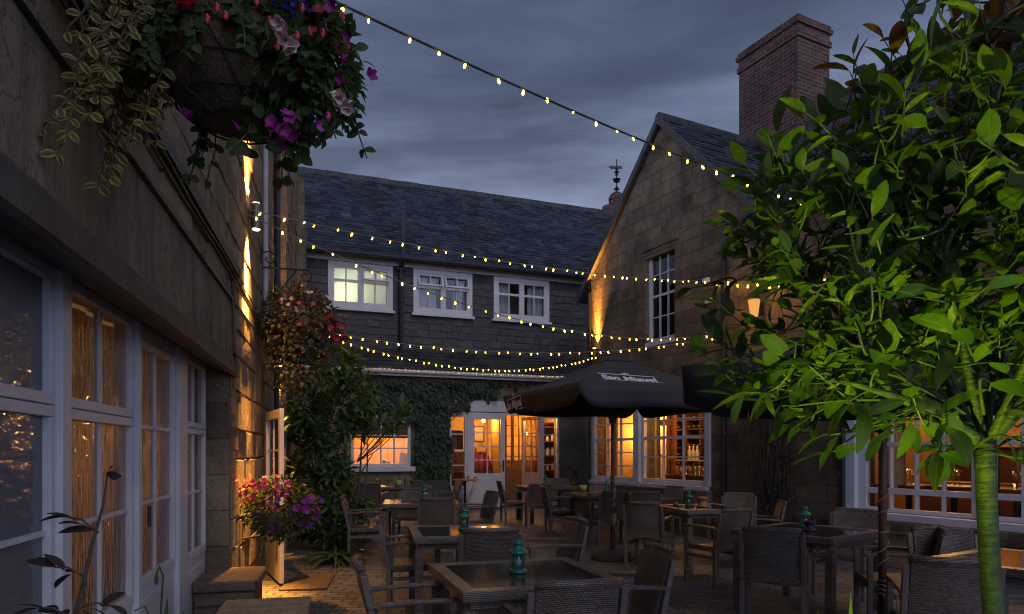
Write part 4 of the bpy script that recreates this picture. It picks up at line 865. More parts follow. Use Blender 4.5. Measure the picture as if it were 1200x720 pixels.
# ------------------------------------------------------------------ rattan armchairs
def make_chair():
    r = empty('rattan_armchair'); w = .222
    m = MB(); m.box(-w, w, -.22, .25, .375, .435); m.build('seat', M['weave'], r, bevel=.012)
    # woven back: leaning, slightly curved, rolled over at the top
    n = 10; prof = [(0, .40), (.015, .50), (.045, .62), (.08, .74), (.095, .80), (.115, .83)]
    m = MB(); vs = []
    for side in (0, 1):
        for (l, z) in prof:
            for i in range(n + 1):
                x = -w + .01 + (2 * w - .02) * i / n; cv = .035 * (1 - (x / w) ** 2)
                vs.append((x, -.205 - l - cv + (.0 if side else .032), z - (.004 * (x / w) ** 2)))
    R = len(prof); W = n + 1; fs = []
    for j in range(R - 1):
        for i in range(n):
            a = j * W + i; fs.append((a, a + 1, a + W + 1, a + W)); b_ = R * W + a; fs.append((b_, b_ + W, b_ + W + 1, b_ + 1))
    for i in range(n):
        a = (R - 1) * W + i; fs.append((a, a + 1, R * W + a + 1, R * W + a)); fs.append((i, R * W + i, R * W + i + 1, i + 1))
    for j in range(R - 1):
        for i in (0, n):
            a = j * W + i; q = (a, a + W, R * W + a + W, R * W + a); fs.append(q if i == 0 else q[::-1])
    m.add(vs, fs); bo = m.build('backrest', M['weave'], r, bevel=.006)
    m = MB(); m.tube([(-w + .005, -.302, .832), (-.12, -.328, .836), (0, -.336, .836), (.12, -.328, .836), (w - .005, -.302, .832)], .021, 8); m.build('top_rail', M['weave'], bo, True)
    for sx in (-1, 1):
        x = sx * (w + .012)
        m = MB(); m.prism([(x - .02, -.235, 0), (x + .02, -.235, 0), (x + .02, -.195, 0), (x - .02, -.195, 0)], (0, -.0, .40)); m.prism([(x - .018, -.225, .402), (x + .018, -.225, .402), (x + .018, -.19, .402), (x - .018, -.19, .402)], (0, -.09, .40)); m.build('leg', M['rattan_leg'], r, bevel=.006)
        m = MB(); m.box(x - .02, x + .02, .205, .245, 0, .63); m.build('leg', M['rattan_leg'], r, bevel=.006)
        m = MB(); m.prism([(x - .026, -.275, .640), (x - .026, -.05, .655), (x - .026, .20, .655), (x - .026, .265, .645), (x - .026, .265, .620), (x - .026, .19, .631), (x - .026, -.05, .631), (x - .026, -.275, .615)], (.052, 0, 0)); m.build('arm', M['weave'], r, bevel=.008)
        m = MB(); m.box(x - .013, x + .013, -.194, .204, .30, .335); m.build('side_rail', M['rattan_leg'], r)
    return r
chairs = [
    (-.56, 3.90, 15, 'rattan chair at the left side of the frontmost table, seen in profile'),
    (.235, 3.50, 105, 'rattan chair nearest the camera, its back filling the bottom edge of the picture'),
    (.64, 4.30, 191, 'rattan chair at the right side of the frontmost table with its woven back catching light'),
    (-.20, 5.66, 97, 'rattan chair between the two frontmost tables with its back to the camera'),
    (-.92, 6.35, 8, 'rattan chair tucked at the left side of the second table in the left row'),
    (.30, 6.12, 200, 'rattan chair at the right side of the second table, back turned towards the parasol base'),
    (-1.02, 9.30, 95, 'rattan chair between the second and third tables of the left row, back to camera'),
    (-2.0, 9.35, 10, 'rattan armchair in profile against the big leafy shrub'),
    (-.58, 10.35, 205, 'rattan chair leaning outward right of the third table, before the white door'),
    (-1.62, 10.95, 268, 'bluish rattan chair at the far side of the third table in the left row'),
    (-2.75, 13.55, 82, 'dark rattan chair back showing beside the leafy shrub below the small window'),
    (-1.38, 13.9, 200, 'dark rattan chair at the right side of the farthest left table'),
    (.03, 14.2, 12, 'rattan chair in profile beside the white glazed door leaf'),
    (.52, 13.35, 93, 'rattan chair with its broad back to the camera before the open doorway'),
    (1.02, 15.2, 265, 'bluish rattan chair at the far side of the doorway table under the sidelight'),
    (.85, 12.05, 8, 'rattan chair in profile with pale-edged back left of the long table'),
    (1.56, 10.85, 96, 'rattan chair left of the parasol pole with its back to the camera'),
    (2.05, 10.75, 88, 'rattan chair just right of the parasol pole with its back to the camera'),
    (1.72, 12.75, 268, 'grey rattan chair at the far side of the long table under the left bay sash'),
    (2.62, 12.0, 208, 'rattan chair whose back glows golden under the bay window'),
    (1.72, 8.55, 62, 'rattan chair right of the parasol base, seen from behind at an angle'),
    (2.26, 7.55, 118, 'reddish-brown rattan chair between the terracotta-pot table and the plum-pot table'),
    (3.20, 9.75, 244, 'rattan chair on the far right side of the terracotta-pot table by the stone wall'),
    (3.02, 8.45, 168, 'rattan chair right of the terracotta-pot table before the dry climber'),
    (2.20, 5.72, 64, 'rattan chair at the near side of the plum-pot table with its back to the camera'),
    (3.42, 7.0, 226, 'rattan chair at the far side of the plum-pot table below the restaurant window'),
    (3.10, 5.55, 165, 'rattan chair right of the plum-pot table beside the leaning stake'),
    (2.60, 4.15, 70, 'rattan chair in the bottom right corner left of the green trunk, back to camera'),
    (3.35, 5.15, 255, 'rattan chair at the far side of the right edge table, against the window plinth')]
C0 = make_chair()
for i, (x, y, f, lab) in enumerate(chairs):
    o = C0 if i == 0 else copy_tree(C0)
    o.location = (x, y, 0); o.rotation_euler = (0, 0, math.radians(f - 90)); tag(o, lab, 'chair', 'rattan armchairs around the courtyard tables')
# ------------------------------------------------------------------ green lanterns and pots on the tables
def make_lantern():
    r = empty('table_lantern')
    m = MB(); m.lathe([(.052, 0), (.054, .004), (.054, .014), (.044, .022), (.040, .024)], 24); m.build('base', M['green'], r, True)
    m = MB()
    for k in range(6): a = k * math.pi / 3 + .3; m.tube([(.044 * math.cos(a), .044 * math.sin(a), .018), (.044 * math.cos(a), .044 * math.sin(a), .118)], .0032, 6)
    m.build('cage', M['green'], r)
    m = MB(); m.lathe([(.044, .112), (.056, .116), (.056, .124), (.050, .132), (.034, .146), (.026, .154), (.026, .166), (.032, .170), (.030, .184), (.020, .194), (.008, .198)], 24); m.build('roof', M['green'], r, True)
    m = MB(); m.tube([(.012 * math.cos(a), 0, .207 + .012 * math.sin(a)) for a in [k * math.pi / 5 for k in range(11)]], .0022, 6); m.build('ring', M['green'], r)
    m = MB(); m.lathe([(.037, .026), (.037, .111), (.036, .111), (.036, .026)], 20); m.build('lantern_glass', M['lglass'], r, True)
    m = MB(); m.lathe([(.021, .026), (.021, .075), (.018, .078)], 16); m.build('candle', M['candle'], r, True)
    return r
lan = [((607, 671), 'green lantern on the frontmost table'), ((544, 621), 'green lantern on the second table of the left row'), ((497, 584), 'green lantern on the third table of the left row'),
       ((475.5, 570), 'green lantern beside the lime pot on the farthest left table'), ((639, 567), 'green lantern on the table before the open doorway'), ((711, 575.5), 'green lantern on the long table next to the parasol pole'),
       ((807, 593), 'green lantern beside the terracotta pot'), ((943, 618), 'green lantern beside the plum pot')]
L0 = make_lantern()
def ontable(px, py, z=.734):
    Y = (EYE - z) * FPX / (py - HY); return V(((px - CX) / FPX * Y, Y, z))
for i, ((px, py), lab) in enumerate(lan):
    o = L0 if i == 0 else copy_tree(L0)
    o.location = ontable(px, py); o.rotation_euler.z = rnd.random() * 6; tag(o, lab, 'lantern', 'green metal table lanterns')
m = MB(); m.lathe([(.075, 0), (.08, .008), (.078, .016), (.05, .018), (.058, .10), (.068, .102), (.068, .13), (.060, .13), (.05, .03)], 20); 
o = m.build('terracotta_pot', M['terracotta'], None, True, loc=ontable(823, 594)); tag(o, 'small orange terracotta pot on its saucer beside a green lantern', 'pot')
m = MB(); m.lathe([(.052, 0), (.055, .005), (.055, .012), (.036, .014), (.046, .07), (.050, .072), (.050, .09), (.044, .09), (.036, .03)], 20); o = m.build('plum_pot', M['potplum'], None, True, loc=ontable(949, 622)); tag(o, 'small dark plum pot beside a green lantern', 'pot')
m = MB(); m.lathe([(.06, 0), (.085, .13), (.08, .13), (.05, .02)], 18); o = m.build('lime_pot', M['potcream'], None, True, loc=ontable(467, 570.5)); tag(o, 'small lime green pot beside the lantern under the small window', 'pot')
m = MB(); m.lathe([(.055, 0), (.075, .11), (.07, .11), (.05, .02)], 18); o = m.build('lime_pot', M['potcream'], None, True, loc=ontable(683, 576)); tag(o, 'small lime green pot at the left end of the long table', 'pot')
m = MB(); m.lathe([(.035, 0), (.038, .06), (.034, .06), (.03, .01)], 16); o = m.build('tealight_cup', M['grey_metal'], None, True, loc=ontable(792, 593.5)); tag(o, 'small silver cup left of the terracotta pot lantern', 'cup')
bt = empty('bistro_table', (pt(545, 562, 16.3).x, 16.3, 0), 0, 'tall thin pedestal table with brown top before the white door', 'table')
m = MB(); m.lathe([(.33, .775), (.34, .78), (.34, .80), (.33, .805)], 28); m.build('tabletop', M['terracotta'], bt); m = MB(); m.lathe([(.20, 0), (.20, .02), (.03, .05), (.025, .774)], 14); m.build('pedestal', M['black'], bt)
# ------------------------------------------------------------------ parasols
def text_mesh(body, size, shear=.18, off=.012):
    cu = bpy.data.curves.new('lettering', 'FONT'); cu.body = body; cu.size = size; cu.shear = shear; cu.offset = off * size; cu.align_x = 'CENTER'; cu.resolution_u = 3
    o = bpy.data.objects.new('tmp', cu); C.objects.link(o); bpy.context.view_layer.update()
    me = o.evaluated_get(bpy.context.evaluated_depsgraph_get()).to_mesh(); vs = [v.co.copy() for v in me.vertices]; fs = [tuple(p.vertices) for p in me.polygons]
    o.evaluated_get(bpy.context.evaluated_depsgraph_get()).to_mesh_clear(); bpy.data.objects.remove(o); return vs, fs
def emblem(width):
    """two ruled lines, the name between them and a small crest above, in a flat 2-D layout centred on the origin"""
    vs, fs = text_mesh('San Miguel', 1.0, .12, .04)
    xs = [v.x for v in vs]; k = width * .94 / (max(xs) - min(xs)); cx = (max(xs) + min(xs)) / 2; h = .95 * k
    mb = MB(); mb.add([((v.x - cx) * k, (v.y - .30) * k * 1.4, 0) for v in vs], fs)
    for y0, x0, x1 in ((h * .80, -.5, .49), (-h * .86, -.46, .52)): mb.add([(x0 * width, y0, 0), (x1 * width, y0, 0), (x1 * width, y0 + h * .13, 0), (x0 * width, y0 + h * .13, 0)], [(0, 1, 2, 3)])
    c = h * 1.15; w = width * .055
    mb.add([(-w, c, 0), (w, c, 0), (w * 1.25, c + w * .9, 0), (w * .55, c + w * .55, 0), (0, c + w * 1.3, 0), (-w * .55, c + w * .55, 0), (-w * 1.25, c + w * .9, 0)], [tuple(range(7))])
    return mb
def make_parasol(cx, cy, r, a0, zv, vh, za, label, logos, rope=True, cut=.55):
    R_ = empty('parasol', (cx, cy, 0), 0, label, 'parasol')
    ang = [math.radians(a0 + 90 * k) for k in range(4)]; cor = [V((r * math.cos(a), r * math.sin(a), zv + vh)) for a in ang]
    ap = V((0, 0, za)); n = 14
    def P(k, s, t):     # panel k: s along the eave, t from eave to apex; cloth sags a little between its ribs
        e = cor[k].lerp(cor[(k + 1) % 4], s); p = e.lerp(ap, t)
        p.z -= .05 * math.sin(math.pi * t) * (1 - .0) + .03 * math.sin(math.pi * s) * (1 - t) * math.sin(math.pi * min(1, t * 1.2))
        return p
    m = MB()
    for k in range(4):
        vs = [P(k, i / n, j / n * .93) for j in range(n + 1) for i in range(n + 1)]
        m.add(vs, [(j * (n + 1) + i, j * (n + 1) + i + 1, (j + 1) * (n + 1) + i + 1, (j + 1) * (n + 1) + i) for j in range(n) for i in range(n)])
    cn_ = m.build('canopy', M['canopy'], R_, True)
    sol = cn_.modifiers.new('cloth', 'SOLIDIFY'); sol.thickness = .004; sol.offset = 0
    m = MB(); q = .17
    cc = [c * q for c in [V((c.x, c.y, 0)) for c in cor]]
    for k in range(4): a, b_ = cc[k] + V((0, 0, za - .10)), cc[(k + 1) % 4] + V((0, 0, za - .10)); m.add([a, b_, ap + V((0, 0, .015))], [(0, 1, 2)])
    m.build('top_cap', M['canopy'], cn_)
    for k in range(4):
        m = MB(); vs = []; N = 22
        for i in range(N + 1):
            s = i / N; e = cor[k].lerp(cor[(k + 1) % 4], s)
            edge = min(s, 1 - s); tuck = max(0, 1 - edge / .09); L_ = vh * (1 - cut * tuck ** 1.6) + .012 * math.sin(s * 9 + k)
            out = V((e.x, e.y, 0)).normalized()
            for j in range(4):
                t = j / 3; vs.append(e + V((0, 0, -L_ * t)) - out * (.035 * t) + out * (.02 * math.sin(s * 14 + k * 2) * t))
        m.add(vs, [(i * 4 + j, i * 4 + j + 1, (i + 1) * 4 + j + 1, (i + 1) * 4 + j) for i in range(N) for j in range(3)])
        vo = m.build('valance', M['canopy'], R_, True); so = vo.modifiers.new('cloth', 'SOLIDIFY'); so.thickness = .004; so.offset = 0
        for (lk, kind, s0, wid, tt, flip) in logos:
            if lk != k or kind != 'valance': continue
            el = (cor[(k + 1) % 4] - cor[k]).length; eb = emblem(wid); pv = []
            for p in eb.v:
                s = s0 + (p[0] * flip) / el; e = cor[k].lerp(cor[(k + 1) % 4], s); out = V((e.x, e.y, 0)).normalized(); nn = ((cor[k] + cor[(k + 1) % 4]) * .5); nn.z = 0; nn.normalize()
                t = tt - (p[1] + wid * .10 * (p[0] / wid)) / vh; pv.append(e + V((0, 0, -vh * t)) - out * (.035 * t) + out * (.02 * math.sin(s * 14 + k * 2) * t) + nn * .006)
            eb.v = pv; eb.build('lettering', M['logo'], vo)
    for (lk, kind, s0, wid, tt, flip) in logos:
        if kind != 'panel': continue
        k = lk; a, b_ = cor[k], cor[(k + 1) % 4]; el = (b_ - a).length; mid = a.lerp(b_, .5); sl = (ap - mid).length; nn = (b_ - a).cross(ap - a).normalized(); nn = nn if nn.z > 0 else -nn; eb = emblem(wid); pv = []
        for p in eb.v:
            t = tt + p[1] / sl; wd = 1 - t; s = s0 + p[0] * flip / el / wd; pv.append(P(k, s, t) + nn * .007)
        eb.v = pv; eb.build('lettering', M['logo'], cn_)
    m = MB(); m.tube([(0, 0, .30), (0, 0, za - .06)], .026, 14); po = m.build('pole', M['pole'], R_, True)
    m = MB(); m.tube([(0, 0, .0), (0, 0, .45)], .034, 12); m.build('sleeve', M['black'], R_)
    m = MB(); m.lathe([(.30, 0), (.30, .03), (.26, .075), (.15, .115), (.05, .125)], 28); m.build('base', M['concrete'], R_, True)
    for k in range(4):
        m = MB(); m.tube([cor[k] * .97 + V((0, 0, -.03)), V((0, 0, za - .12)) + V((cor[k].x, cor[k].y, 0)) * .04], .010, 6); m.tube([V((cor[k].x, cor[k].y, 0)) * .5 + V((0, 0, (zv + vh + za) / 2 - .09)), (0, 0, zv - .1)], .009, 6); m.build('rib', M['pole'], R_)
    m = MB(); m.lathe([(.05, zv - .14), (.05, zv - .05)], 12); m.build('runner', M['black'], R_)
    if rope:
        pts = []; N = 130
        for i in range(N): t = i / (N - 1); a = t * 2 * math.pi * 6.5; rr = .032; pts.append((rr * math.cos(a), rr * math.sin(a), .52 + .72 * t + .02 * math.sin(a * .7)))
        m = MB(); m.tube(pts, .0055, 5)
        for z in (.50, .53, .56, .59): m.tube([((.036) * math.cos(a), .036 * math.sin(a), z + .012 * math.sin(a * 2)) for a in [j * math.pi / 6 for j in range(13)]], .006, 5)
        m.tube([(.03, -.03, .55), (.07, -.05, .50), (.06, -.06, .42), (.03, -.045, .36), (.02, -.05, .44), (-.02, -.05, .50)], .006, 5); m.build('rope', M['rope'], po)
    return R_
make_parasol(1.37, 9.28, 1.62, -112, 1.98, .27, 2.77, 'open black parasol with white brewery lettering over the courtyard centre', [(0, 'panel', .345, .86, .30, 1), (3, 'valance', .17, .52, .50, 1)])
make_parasol(2.47, 4.55, 1.50, 196, 1.72, .25, 2.42, 'second black parasol half hidden in the leafy tree on the right', [], cut=.08)
# ------------------------------------------------------------------ foliage
def rv(): 
    while True:
        v = V((rnd.uniform(-1, 1), rnd.uniform(-1, 1), rnd.uniform(-1, 1)))
        if .05 < v.length < 1: return v.normalized()
UPV = V((0, 0, 1))
def bend(a, b, k, n=6, sag=0):
    a, b = V(a), V(b); o = rv() * (b - a).length * k; pts = []
    for i in range(n + 1):
        t = i / n; pts.append(a.lerp(b, t) + o * math.sin(math.pi * t) * .5 + V((0, 0, -sag * math.sin(math.pi * t))))
    return pts
def sprig(lm, tm, tip, d, n, L, W, tr=.003, back=.12, spread=.75, up=.25, droop=.35, simple=False, lenv=.3):
    """a twig end carrying n leaves, alternating and crowding towards the tip"""
    d = V(d).normalized(); a = d.orthogonal().normalized(); b = d.cross(a); ph = rnd.random() * 6
    base = V(tip) - d * back
    if tm is not None: tm.tube([base, V(tip)], [tr * 1.3, tr * .7], 5)
    for i in range(n):
        t = i / max(1, n - 1); p = base.lerp(V(tip), .15 + .85 * t); an = ph + i * 2.4
        o = a * math.cos(an) + b * math.sin(an)
        ld = (d * (.35 + .6 * t) + o * spread * (1.15 - .5 * t) + UPV * rnd.uniform(-.1, up)).normalized()
        nr = (UPV * 1.0 + rv() * .55 + d * .2)
        k = rnd.uniform(1 - lenv, 1 + lenv * .6)
        lm.leaf(p, ld, nr, L * k, W * k * rnd.uniform(.85, 1.1), droop * rnd.uniform(.3, 1.5), rnd.uniform(.05, .3), simple, rnd.uniform(-.5, .5))
# --- young broad-leaved tree in the right foreground
TX, TY = 1.665, 2.40
TR = empty('broadleaf_tree', (TX, TY, 0), 0, 'young broad-leaved tree with smooth trunk lit green from below, right foreground', 'tree')
m = MB(); pts = [(.075, 0, 0), (.066, .0, .4), (.042, .01, .8), (.016, .005, 1.1), (.0, 0, 1.38), (-.005, 0, 1.50)]
m.tube(pts, [.043, .039, .035, .032, .032, .036], 14); m.build('trunk', M['bark'], TR, True)
fork = V((0, 0, 1.46)); cen = V((-.04, .02, 2.22)); rad = V((.94, .72, .88))
lm, lr, tw, lb = MB(), MB(), MB(), MB()
ends = []
for k in range(9):
    a = k * 2.4 + .4; el = (.12, .5, .85, 1.2)[k % 4]
    d = V((math.cos(a) * math.cos(el), math.sin(a) * math.cos(el), math.sin(el)))
    e = cen + V((d.x * rad.x, d.y * rad.y, (d.z * 1.25 - .42) * rad.z)) * .78
    pts = bend(fork, e, .25, 8); lb.tube(pts, [.017 - .0015 * i for i in range(9)], 7); ends.append(pts)
pts = bend(fork + V((-.01, 0, .02)), cen + V((-.55, -.25, -.55)), .08, 8); lb.tube(pts, [.026 - .0022 * i for i in range(9)], 8); ends.append(pts)
nodes = [[q, 0] for pts in ends for q in pts[2:]]
def near(p):
    best = None
    for nd in nodes:
        q = nd[0]; dd = (q - p).length + max(0, (q - fork).length - (p - fork).length) * .6 + .05 * nd[1]
        if best is None or dd < best[0]: best = (dd, nd)
    best[1][1] += 1; return best[1][0]
cnt = 0; tries = 0; cand = []
while len(cand) < 780 and tries < 16000:
    tries += 1
    d = rv(); r_ = rnd.random() ** .42; p = cen + V((d.x * rad.x, d.y * rad.y, d.z * rad.z)) * r_ * rnd.uniform(.9, 1.12)
    if p.z < 1.42 + .10 * abs(p.x): continue
    lim = ((-2, 2.15), (-1.05, 2.2), (-.86, 2.42), (-.62, 2.52), (-.48, 2.72), (-.40, 2.92), (-.2, 3.02), (3, 3.02))
    for (xa, za), (xb, zb_) in zip(lim, lim[1:]):
        if xa <= p.x < xb: zl = za + (zb_ - za) * (p.x - xa) / (xb - xa)
    if p.z > zl: continue
    # uneven outline and holes where light shows through
    g_ = math.sin(p.x * 6.1 + 1) * math.sin(p.y * 7.3 + 2) * math.sin(p.z * 6.7) 
    if g_ > .34: continue
    if p.y < -.62: continue
    if p.z < 1.80 and (p - fork).xy.length < .42 and rnd.random() < .7: continue
    cand.append(p)
for p in sorted(cand, key=lambda p: (p - fork).length):
    q = near(p); pts = bend(q, p, .45, 5, rnd.uniform(-.03, .06)); tw.tube(pts, [.0048, .0044, .004, .0036, .003, .0026], 5, False); nodes += [[pts[3], 0], [pts[5], 1]]
    out = (p - (cen + V((0, 0, -.5)))).normalized(); dr = (out + rv() * .45 + (p - q).normalized() * .7).normalized()
    young = p.z > 2.72 and rnd.random() < .33
    sprig(lr if young else lm, tw, p + dr * .05, dr, rnd.choice((3, 4, 5)), rnd.uniform(.088, .135), rnd.uniform(.039, .056), .0022, .14, .8, .3, .30, False, .45)
    cnt += 1
# a few bare drooping twigs with single leaves below the crown, as pruned shoots
for k in range(26):
    a = rnd.uniform(0, 6.28); p = fork + V((math.cos(a) * rnd.uniform(.3, .85), math.sin(a) * rnd.uniform(.2, .6), rnd.uniform(-.02, .32)))
    q = fork + V((math.cos(a) * .12, math.sin(a) * .1, .12)); pts = bend(q, p, .2, 6, -.05); tw.tube(pts, [.007, .006, .005, .005, .004, .004, .003], 5, False)
    sprig(lm, tw, p, (p - q), rnd.choice((2, 3, 4)), .14, .055, .003, .08, .8, .0, .5)
lb.build('limbs', M['bark'], TR, True); tw.build('twigs', M['twig'], TR)
lm.build('foliage', M['leaf_tree'], TR, True); lr.build('copper_leaves', M['leaf_red'], TR, True)
# --- large evergreen shrub by the left wall
SH = empty('evergreen_shrub', (-2.62, 10.2, 0), 0, 'large glossy evergreen shrub with long leaves against the left building', 'shrub')
lm, tw = MB(), MB()
for k in range(9):
    a = k * .7; tw.tube(bend((rnd.uniform(-.15, .15), rnd.uniform(-.1, .1), 0), (math.cos(a) * .55, math.sin(a) * .35, rnd.uniform(1.4, 2.7)), .2, 7), [.03, .027, .024, .02, .017, .013, .01, .007], 6)
cnt = 0
while cnt < 400:
    p = V((rnd.uniform(-.95, 1.35), rnd.uniform(-.6, .45), rnd.uniform(.12, 3.05)))
    wz = .58 + .14 * math.sin(min(1, p.z / 2.6) * math.pi); cx_ = -.10 + .06 * (p.z > 1.4)
    if ((p.x - cx_) / wz) ** 2 + (p.y / .55) ** 2 > 1 - max(0, (p.z - 2.4)) * .9 + (.9 if (1.35 < p.z < 1.85 and p.x > 0 and rnd.random() < .10) else 0): continue
    if .75 < p.z < 1.75 and p.x > .22: continue
    if math.sin(p.x * 5 + 1) * math.sin(p.z * 5.2) * math.sin(p.y * 6) > .42: continue
    dr = (V((p.x * .8, p.y - .3, .45)) + rv() * .6).normalized()
    if rnd.random() < .4: tw.tube(bend(p - dr * .35, p, .2, 3), .006, 4, False)
    sprig(lm, tw, p, dr, rnd.choice((6, 7, 8, 9)), rnd.uniform(.15, .20), rnd.uniform(.055, .072), .004, .14, .85, .25, .35); cnt += 1
for k in range(8):      # the long shoots that reach right, over the small window
    p = V((rnd.uniform(.7, 1.1), rnd.uniform(-.5, .1), rnd.uniform(1.72, 2.15))); tw.tube(bend((.3, 0, 1.3), p, .15, 5), .007, 5); sprig(lm, tw, p, p - V((.2, 0, 1.4)), 8, .19, .06, .004, .14, .9, .3, .3)
tw.build('stems', M['stem'], SH); lm.build('foliage', M['leaf_shrub'], SH, True)
# --- ivy on the slate house
IV = empty('wall_ivy', FF.O, FF.rz, 'dense dark ivy covering the ground floor wall between the small window and the door', 'ivy')
lm, tw = MB(), MB(); U = FF.u
def ivyok(px, py):
    e = 5 * math.sin(px * .21) + 4 * math.sin(px * .57 + py * .1)
    if 484 + e * .6 < px < 531 + e + (py < 480) * 16: return py < 562
    if 425 < px < 486: return py < 490 + e * 1.2
    if 530 < px < 585: return py < 474 + e - (px - 530) * .25
    if 585 <= px < 690: return py < 452 + e
    return False
cnt = 0
while cnt < 3600:
    px, py = rnd.uniform(425, 690), rnd.uniform(446, 564)
    if not ivyok(px, py): continue
    dens = 1.0 if px < 590 else .35
    if rnd.random() > dens: continue
    y = -.03 - rnd.random() ** 2 * .10 - .16 * max(0, math.sin(px * .13 + 1) * math.sin(py * .17 + px * .05)); u = U(px, y); z = FF.z(px, py, y)
    d = V((rnd.uniform(-.6, .6), -.35, -1 + rnd.uniform(-.3, .5))); lm.leaf((u, y, z), d, V((rnd.uniform(-.4, .4), -1, .35)), rnd.uniform(.05, .14), rnd.uniform(.05, .12), .3, .15, True); cnt += 1
for k in range(24):
    px = rnd.uniform(486, 530); u = U(px); tw.tube([(u + rnd.uniform(-.3, .3), -.02, .0), (u, -.03, 1.0), (u + rnd.uniform(-.2, .2), -.03, 2.2), (u + rnd.uniform(-.8, 1.2), -.02, 3.1)], .012, 5)
tw.build('stems', M['stem'], IV); lm.build('foliage', M['leaf_ivy'], IV)
# --- dry climber on the right-hand wall
DC = empty('dry_climber', GF.O, GF.rz, 'half-bare brown climber with dark leaves on the stone wall between the two window groups', 'climber')
lm, tw = MB(), MB(); U = GF.u
for k in range(60):
    px = rnd.uniform(880, 935); u = U(915) + rnd.uniform(-.12, .12); e = V((U(px) + rnd.uniform(-.2, .2), -.06 - rnd.random() * .18, rnd.uniform(.9, 2.9)))
    tw.tube(bend((u, -.04, .05), e, .16, 7), [.008, .008, .007, .006, .005, .004, .003, .002], 4)
    for j in range(3): tw.tube(bend(e, e + V((rnd.uniform(-.35, .35), rnd.uniform(-.08, .02), rnd.uniform(-.5, .2))), .3, 4), .0025, 3, False)
for k in range(900):
    px = 918 + rnd.gauss(0, 24); z = rnd.uniform(1.1, 3.0) if rnd.random() < .8 else rnd.uniform(.4, 1.2); lm.leaf((U(px), -.05 - rnd.random() * .2, z), V((rnd.uniform(-.7, .7), -.4, -.8)), V((0, -1, .5)), rnd.uniform(.05, .09), rnd.uniform(.03, .05), .3, .2, True)
tw.build('stems', M['stem'], DC); lm.build('foliage', M['leaf_dry'], DC)
# --- flowers and hanging baskets
def spread(mb, n, cen, rad, size, drop=0, face=None, petals=5):
    for k in range(n):
        d = rv(); p = V(cen) + V((d.x * rad[0], d.y * rad[1], d.z * rad[2])) * rnd.uniform(.75, 1.08); mb.blossom(p, d + V((0, -.6, .1)), size * rnd.uniform(.75, 1.2), petals)
def leafball(mb, n, cen, rad, L, W, simple=True, droop=.4):
    for k in range(n):
        d = rv(); p = V(cen) + V((d.x * rad[0], d.y * rad[1], d.z * rad[2])) * rnd.uniform(.55, 1.02); mb.leaf(p, d + V((0, 0, -.2)) + rv() * .6, UPV + d * .6 + rv() * .4, L * rnd.uniform(.7, 1.2), W * rnd.uniform(.8, 1.2), droop, .2, simple)
HB = empty('hanging_basket', (-.965, 2.42, 2.82), 0, 'large near wire hanging basket with trailing variegated leaves, red and purple flowers', 'hanging basket')
m = MB(); m.lathe([(.02, -.225), (.12, -.215), (.20, -.165), (.255, -.09), (.275, 0), (.275, .06), (.24, .06), (.20, 0)], 30)
vs = []
for v in m.v: n_ = math.sin(v[0] * 37) * math.sin(v[1] * 41) * math.sin(v[2] * 43); vs.append(tuple(V(v) * (1 + .05 * n_)))
m.v = vs; m.build('coir_liner', M['coir'], HB, True)
m = MB()
for (r, z) in ((.285, .06), (.283, 0), (.263, -.09), (.205, -.17), (.125, -.222)): m.tube([(r * math.cos(a), r * math.sin(a), z) for a in [k * math.pi / 16 for k in range(33)]], .0035, 5)
for k in range(14):
    a = k * 2 * math.pi / 14; m.tube([(r * math.cos(a + .2 * i), r * math.sin(a + .2 * i), z) for i, (r, z) in enumerate(((.287, .06), (.285, 0), (.265, -.09), (.207, -.172), (.127, -.224)))], .0028, 5)
m.build('wire_frame', M['black'], HB)
m = MB()
for k in range(3): a = k * 2.09; m.tube([(.24 * math.cos(a), .24 * math.sin(a), .05), (0, 0, .75)], .004, 5)
m.build('chain', M['black'], HB)
lv, ls, ld, st = MB(), MB(), MB(), MB()
def trail(mb, st_, p0, end, n, L, W, sag=.15):      # paired leaves along a hanging stem
    p0, end = V(p0), V(end); pts = []
    for i in range(11): t = i / 10; pts.append(p0.lerp(end, t) + V((0, 0, sag * math.sin(math.pi * t) * (1 - t * .4))) + rv() * .008)
    st_.tube(pts, .0026, 5)
    for i in range(n):
        t = (i + .5) / n; f_ = t * 10; j = min(9, int(f_)); p = pts[j].lerp(pts[j + 1], f_ - j); tg = (pts[j + 1] - pts[j]).normalized(); sd = tg.cross(V((0, 1, 0)) + rv() * .8).normalized()
        for s_ in (-1, 1): mb.leaf(p, sd * s_ + tg * .5 + rv() * .35, V((0, -1, .4)) + rv() * .5, L * rnd.uniform(.7, 1.15), W * rnd.uniform(.8, 1.15), .3, .2)
for k in range(36):      # variegated trailer on the left
    x = rnd.uniform(-.42, -.10); ln = rnd.uniform(.18, .46) if x > -.34 else rnd.uniform(.3, .74); trail(lv, st, (x * .7, rnd.uniform(-.28, .05), .16), (x - .07 + rnd.uniform(-.05, .05), rnd.uniform(-.34, -.05), .12 - ln), int(ln * 36), .047, .027)
leafball(lv, 190, (-.26, -.12, .15), (.20, .18, .20), .048, .027, False)
leafball(ls, 420, (.04, 0, .17), (.34, .28, .14), .055, .035)
leafball(ls, 260, (.26, -.06, -.08), (.17, .18, .20), .05, .032)
for k in range(26): trail(ls, st, (rnd.uniform(.12, .3), rnd.uniform(-.2, .15), .12), (rnd.uniform(.20, .45), rnd.uniform(-.25, .1), rnd.uniform(-.34, .02)), 12, .046, .030)
for k in range(14): trail(ld, st, (rnd.uniform(.05, .26), rnd.uniform(-.1, .15), .02), (rnd.uniform(.05, .24), rnd.uniform(-.2, .12), rnd.uniform(-.42, -.25)), 12, .055, .042)
